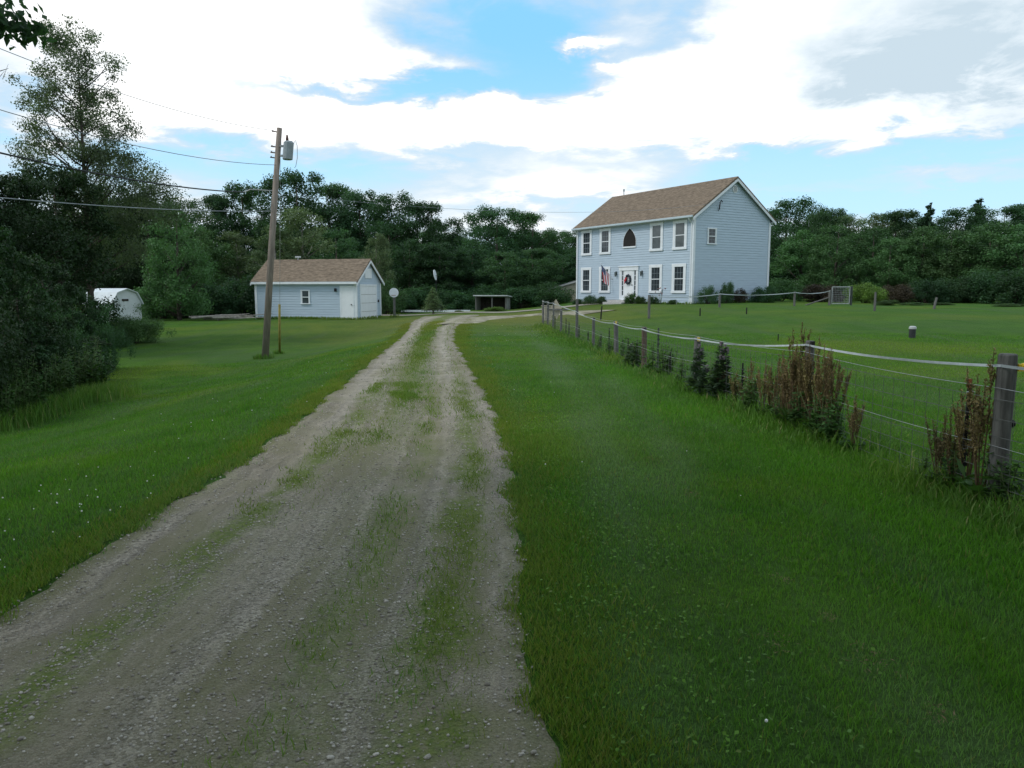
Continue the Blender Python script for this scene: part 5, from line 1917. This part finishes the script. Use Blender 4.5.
# ------------------------------------------------------------------ plants along the fence
def dock(H, dark=False):
    stalk = MB(); P = []
    for s in range(8):
        a = rng.uniform(0, 2 * PI)
        tip = np.array((math.cos(a) * .20 * H * rng.rand(), math.sin(a) * .20 * H * rng.rand(), H * (1.0 if s == 0 else rng.uniform(.66, .95))))
        stalk.tube([(0, 0, -.03), tuple(tip * .5 + rng.normal(0, .01, 3)), tuple(tip)], [.006, .005, .002], 5)
        for b in range(6):
            t = rng.uniform(.38, .88)
            p0 = tip * t
            aa = rng.uniform(0, 2 * PI)
            p1 = p0 + np.array((math.cos(aa) * .05, math.sin(aa) * .05, .14)) * H * (1.15 - t)* 1.6
            stalk.tube([tuple(p0), tuple(p1)], [.003, .0015], 4)
            k = 34
            tt = rng.rand(k)[:, None]
            P.append(p0 + (p1 - p0) * tt + rng.normal(0, .008, (k, 3)))
        k = 130
        tt = rng.uniform(.40, 1, k)[:, None]
        P.append(tip * tt + rng.normal(0, .008, (k, 3)))
    P = np.concatenate(P)
    V, F, r = leaves(P, unit(rng.normal(size=P.shape)), rng.uniform(.009, .022, len(P)), .8)
    sm = np_mesh('seed_head', V, F, M['seed_dark' if dark else 'seed'])
    k = 26
    ang = rng.uniform(0, 2 * PI, k)
    out = np.stack([np.cos(ang), np.sin(ang), rng.uniform(.2, 1.0, k)], -1)
    Pl = out * rng.uniform(.05, .16, k)[:, None] + np.array([0, 0, .05])
    V, F, r = leaves(Pl, unit(np.stack([-np.cos(ang) * .6, -np.sin(ang) * .6, np.ones(k)], -1) + rng.normal(0, .3, (k, 3))), rng.uniform(.12, .22, k), .3)
    return (('stalk', stalk.mesh('stalk', M['stalk'])), ('seed_head', sm), ('leaf', np_mesh('leaf', V, F, M['leaf_weed'])))


DK = [dock(1.0), dock(1.0, True), dock(1.0), dock(1.0)]
DL = [(722, 362, 'leftmost rust brown dock plant leaning over the dark thistle'), (735, 370, 'rust brown dock plant just left of the black stake among the weeds'), (752, 358, 'tall rust brown dock plant right of the black stake, left group'), (764, 360, 'rust brown dock plant at the right end of the left group'),
      (784, 352, 'rust brown dock plant at the left side of the dense clump'), (797, 322, 'tallest rust brown dock spike, topping the dense clump'), (805, 344, 'rust brown dock plant in front of the second wooden post'), (815, 336, 'tall rust brown dock plant right of the second wooden post'),
      (822, 352, 'rust brown dock plant behind the right black stake'), (834, 347, 'rust brown dock plant at the right side of the dense clump'), (790, 366, 'shorter dark brown dock plant in the heart of the dense clump'), (810, 362, 'shorter brown dock plant low in the dense clump'),
      (778, 350, 'thin brown dock stalk at the far left edge of the dense clump'), (792, 340, 'thin brown dock stalk just left of the tallest spike'), (800, 352, 'brown dock stalk directly before the tallest spike'), (828, 344, 'thin brown dock stalk between the right black stake and clump edge'), (746, 374, 'low brown dock plant at the foot of the left black stake'), (772, 368, 'low brown dock plant between the left group and the dense clump'),
      (854, 394, 'short single brown dock plant standing alone right of the clump'),
      (941, 410, 'dark brown dock plant left of the rust tipped stake'), (953, 402, 'brown dock plant touching the rust tipped stake'), (970, 374, 'tall brown dock plant between the stake and near post'), (984, 348, 'tallest brown dock beside the big near post')]
for i, (px, py, lab) in enumerate(DL):
    Y = fy(px) - rng.uniform(.10, .24)
    x = xat(px, Y, (py + 290 + 1200 / Y) / 2)
    H = zat(px, py, Y) - h(x, Y)
    put('dock_plant', DK[1 if 'dark' in lab else (0, 2, 3)[i % 3]], x, Y, lab, 'weed', 'brown dock plants along the wire fence', max(.75, H * .85), H)


def thistle(H):
    st_ = MB(); hd = MB(); P = []; S = []; Nn = []
    st_.tube([(0, 0, -.03), (.02, 0, H * .5), (0, .01, H)], [.012, .009, .005], 6)
    k = 330
    t = rng.uniform(.04, .95, k); ang = rng.uniform(0, 2 * PI, k)
    L = .22 * (1.1 - .75 * t)
    out = np.stack([np.cos(ang), np.sin(ang), rng.uniform(-.1, .7, k)], -1)
    P = np.stack([0 * t, 0 * t, t * H], -1) + out * (L * .55)[:, None]
    nn_ = unit(np.stack([-np.cos(ang) * .5, -np.sin(ang) * .5, np.ones(k)], -1) + rng.normal(0, .4, (k, 3)))
    V, F, r = leaves(P, nn_, L, .28)
    for k in range(13):
        a = rng.uniform(0, 2 * PI); z = H * rng.uniform(.72, 1.02); q = .07 * rng.rand()
        hd.tube([(q * math.cos(a), q * math.sin(a), z - .03), (q * math.cos(a), q * math.sin(a), z), (q * math.cos(a), q * math.sin(a), z + .035)], [.012, .017, .022], 7)
    return (('stem', st_.mesh('stem', M['stem'], True)), ('leaf', np_mesh('leaf', V, F, M['leaf_thistle'])), ('flower_head', hd.mesh('flower_head', M['thistle_head'])))


TH = [thistle(1.0), thistle(1.0)]
for i, (px, py, lab) in enumerate(((699, 346, 'tall dark thistle covering the third wooden post'), (722, 344, 'tall dark thistle with fuzzy heads, right one of the pair'), (708, 366, 'shorter dark thistle between the two tall ones'), (632, 344, 'dark thistle left of the brownish post, farther along the fence'))):
    Y = fy(px) - .18
    x = xat(px, Y, (py + 290 + 1200 / Y) / 2); H = zat(px, py, Y) - h(x, Y)
    put('thistle', TH[i % 2], x, Y, lab, 'weed', 'thistles along the wire fence', 1.15, H)
WG = 'leafy weeds at the foot of the wire fence'
WF = [weed_mesh(.6, 260, .11, .20, stems=8), weed_mesh(.6, 200, .09, .18, stems=7)]
for i, (px, py, s, lab) in enumerate(((1008, 0, .85, 'leafy green weed at the foot of the big near post, right side'), (985, 0, .8, 'leafy green weed at the foot of the big near post, left side'), (950, 0, .75, 'leafy green weed at the foot of the rust tipped stake'), (925, 0, .5, 'low leafy weed left of the rust tipped stake'),
                                     (835, 0, .95, 'leafy green weed at the right foot of the dense dock clump'), (818, 0, 1.0, 'leafy green weed under the right black stake'), (800, 0, .95, 'leafy weed under the middle of the dense dock clump'), (780, 0, .9, 'leafy weed at the left foot of the dense dock clump'), (752, 0, .9, 'leafy weed under the left dock group'), (733, 0, .9, 'leafy weed between thistle and left dock group'),
                                     (712, 0, 1.1, 'leafy weed at the foot of the thistle pair'), (682, 0, .9, 'leafy weed left of the thistle pair'), (664, 0, 1.25, 'bushy weed right of the green steel stake'), (652, 0, 1.3, 'bushy weed hiding the foot of the green steel stake'), (638, 0, 1.2, 'bushy weed left of the brownish post'), (622, 0, 1.0, 'leafy weed at the foot of the fifth wooden post'),
                                     (610, 0, .9, 'small leafy weed along the farther fence, below a thin stake'), (600, 0, .8, 'small leafy weed farthest along the fence'))):
    Y = fy(px) - rng.uniform(.15, .3)
    x = xat(px, Y, 290 + 1200 / Y)
    put('weed', list(zip(('stem', 'foliage'), WF[i % 2])), x, Y, lab, 'weed', WG, s, s * rng.uniform(.8, 1.1))
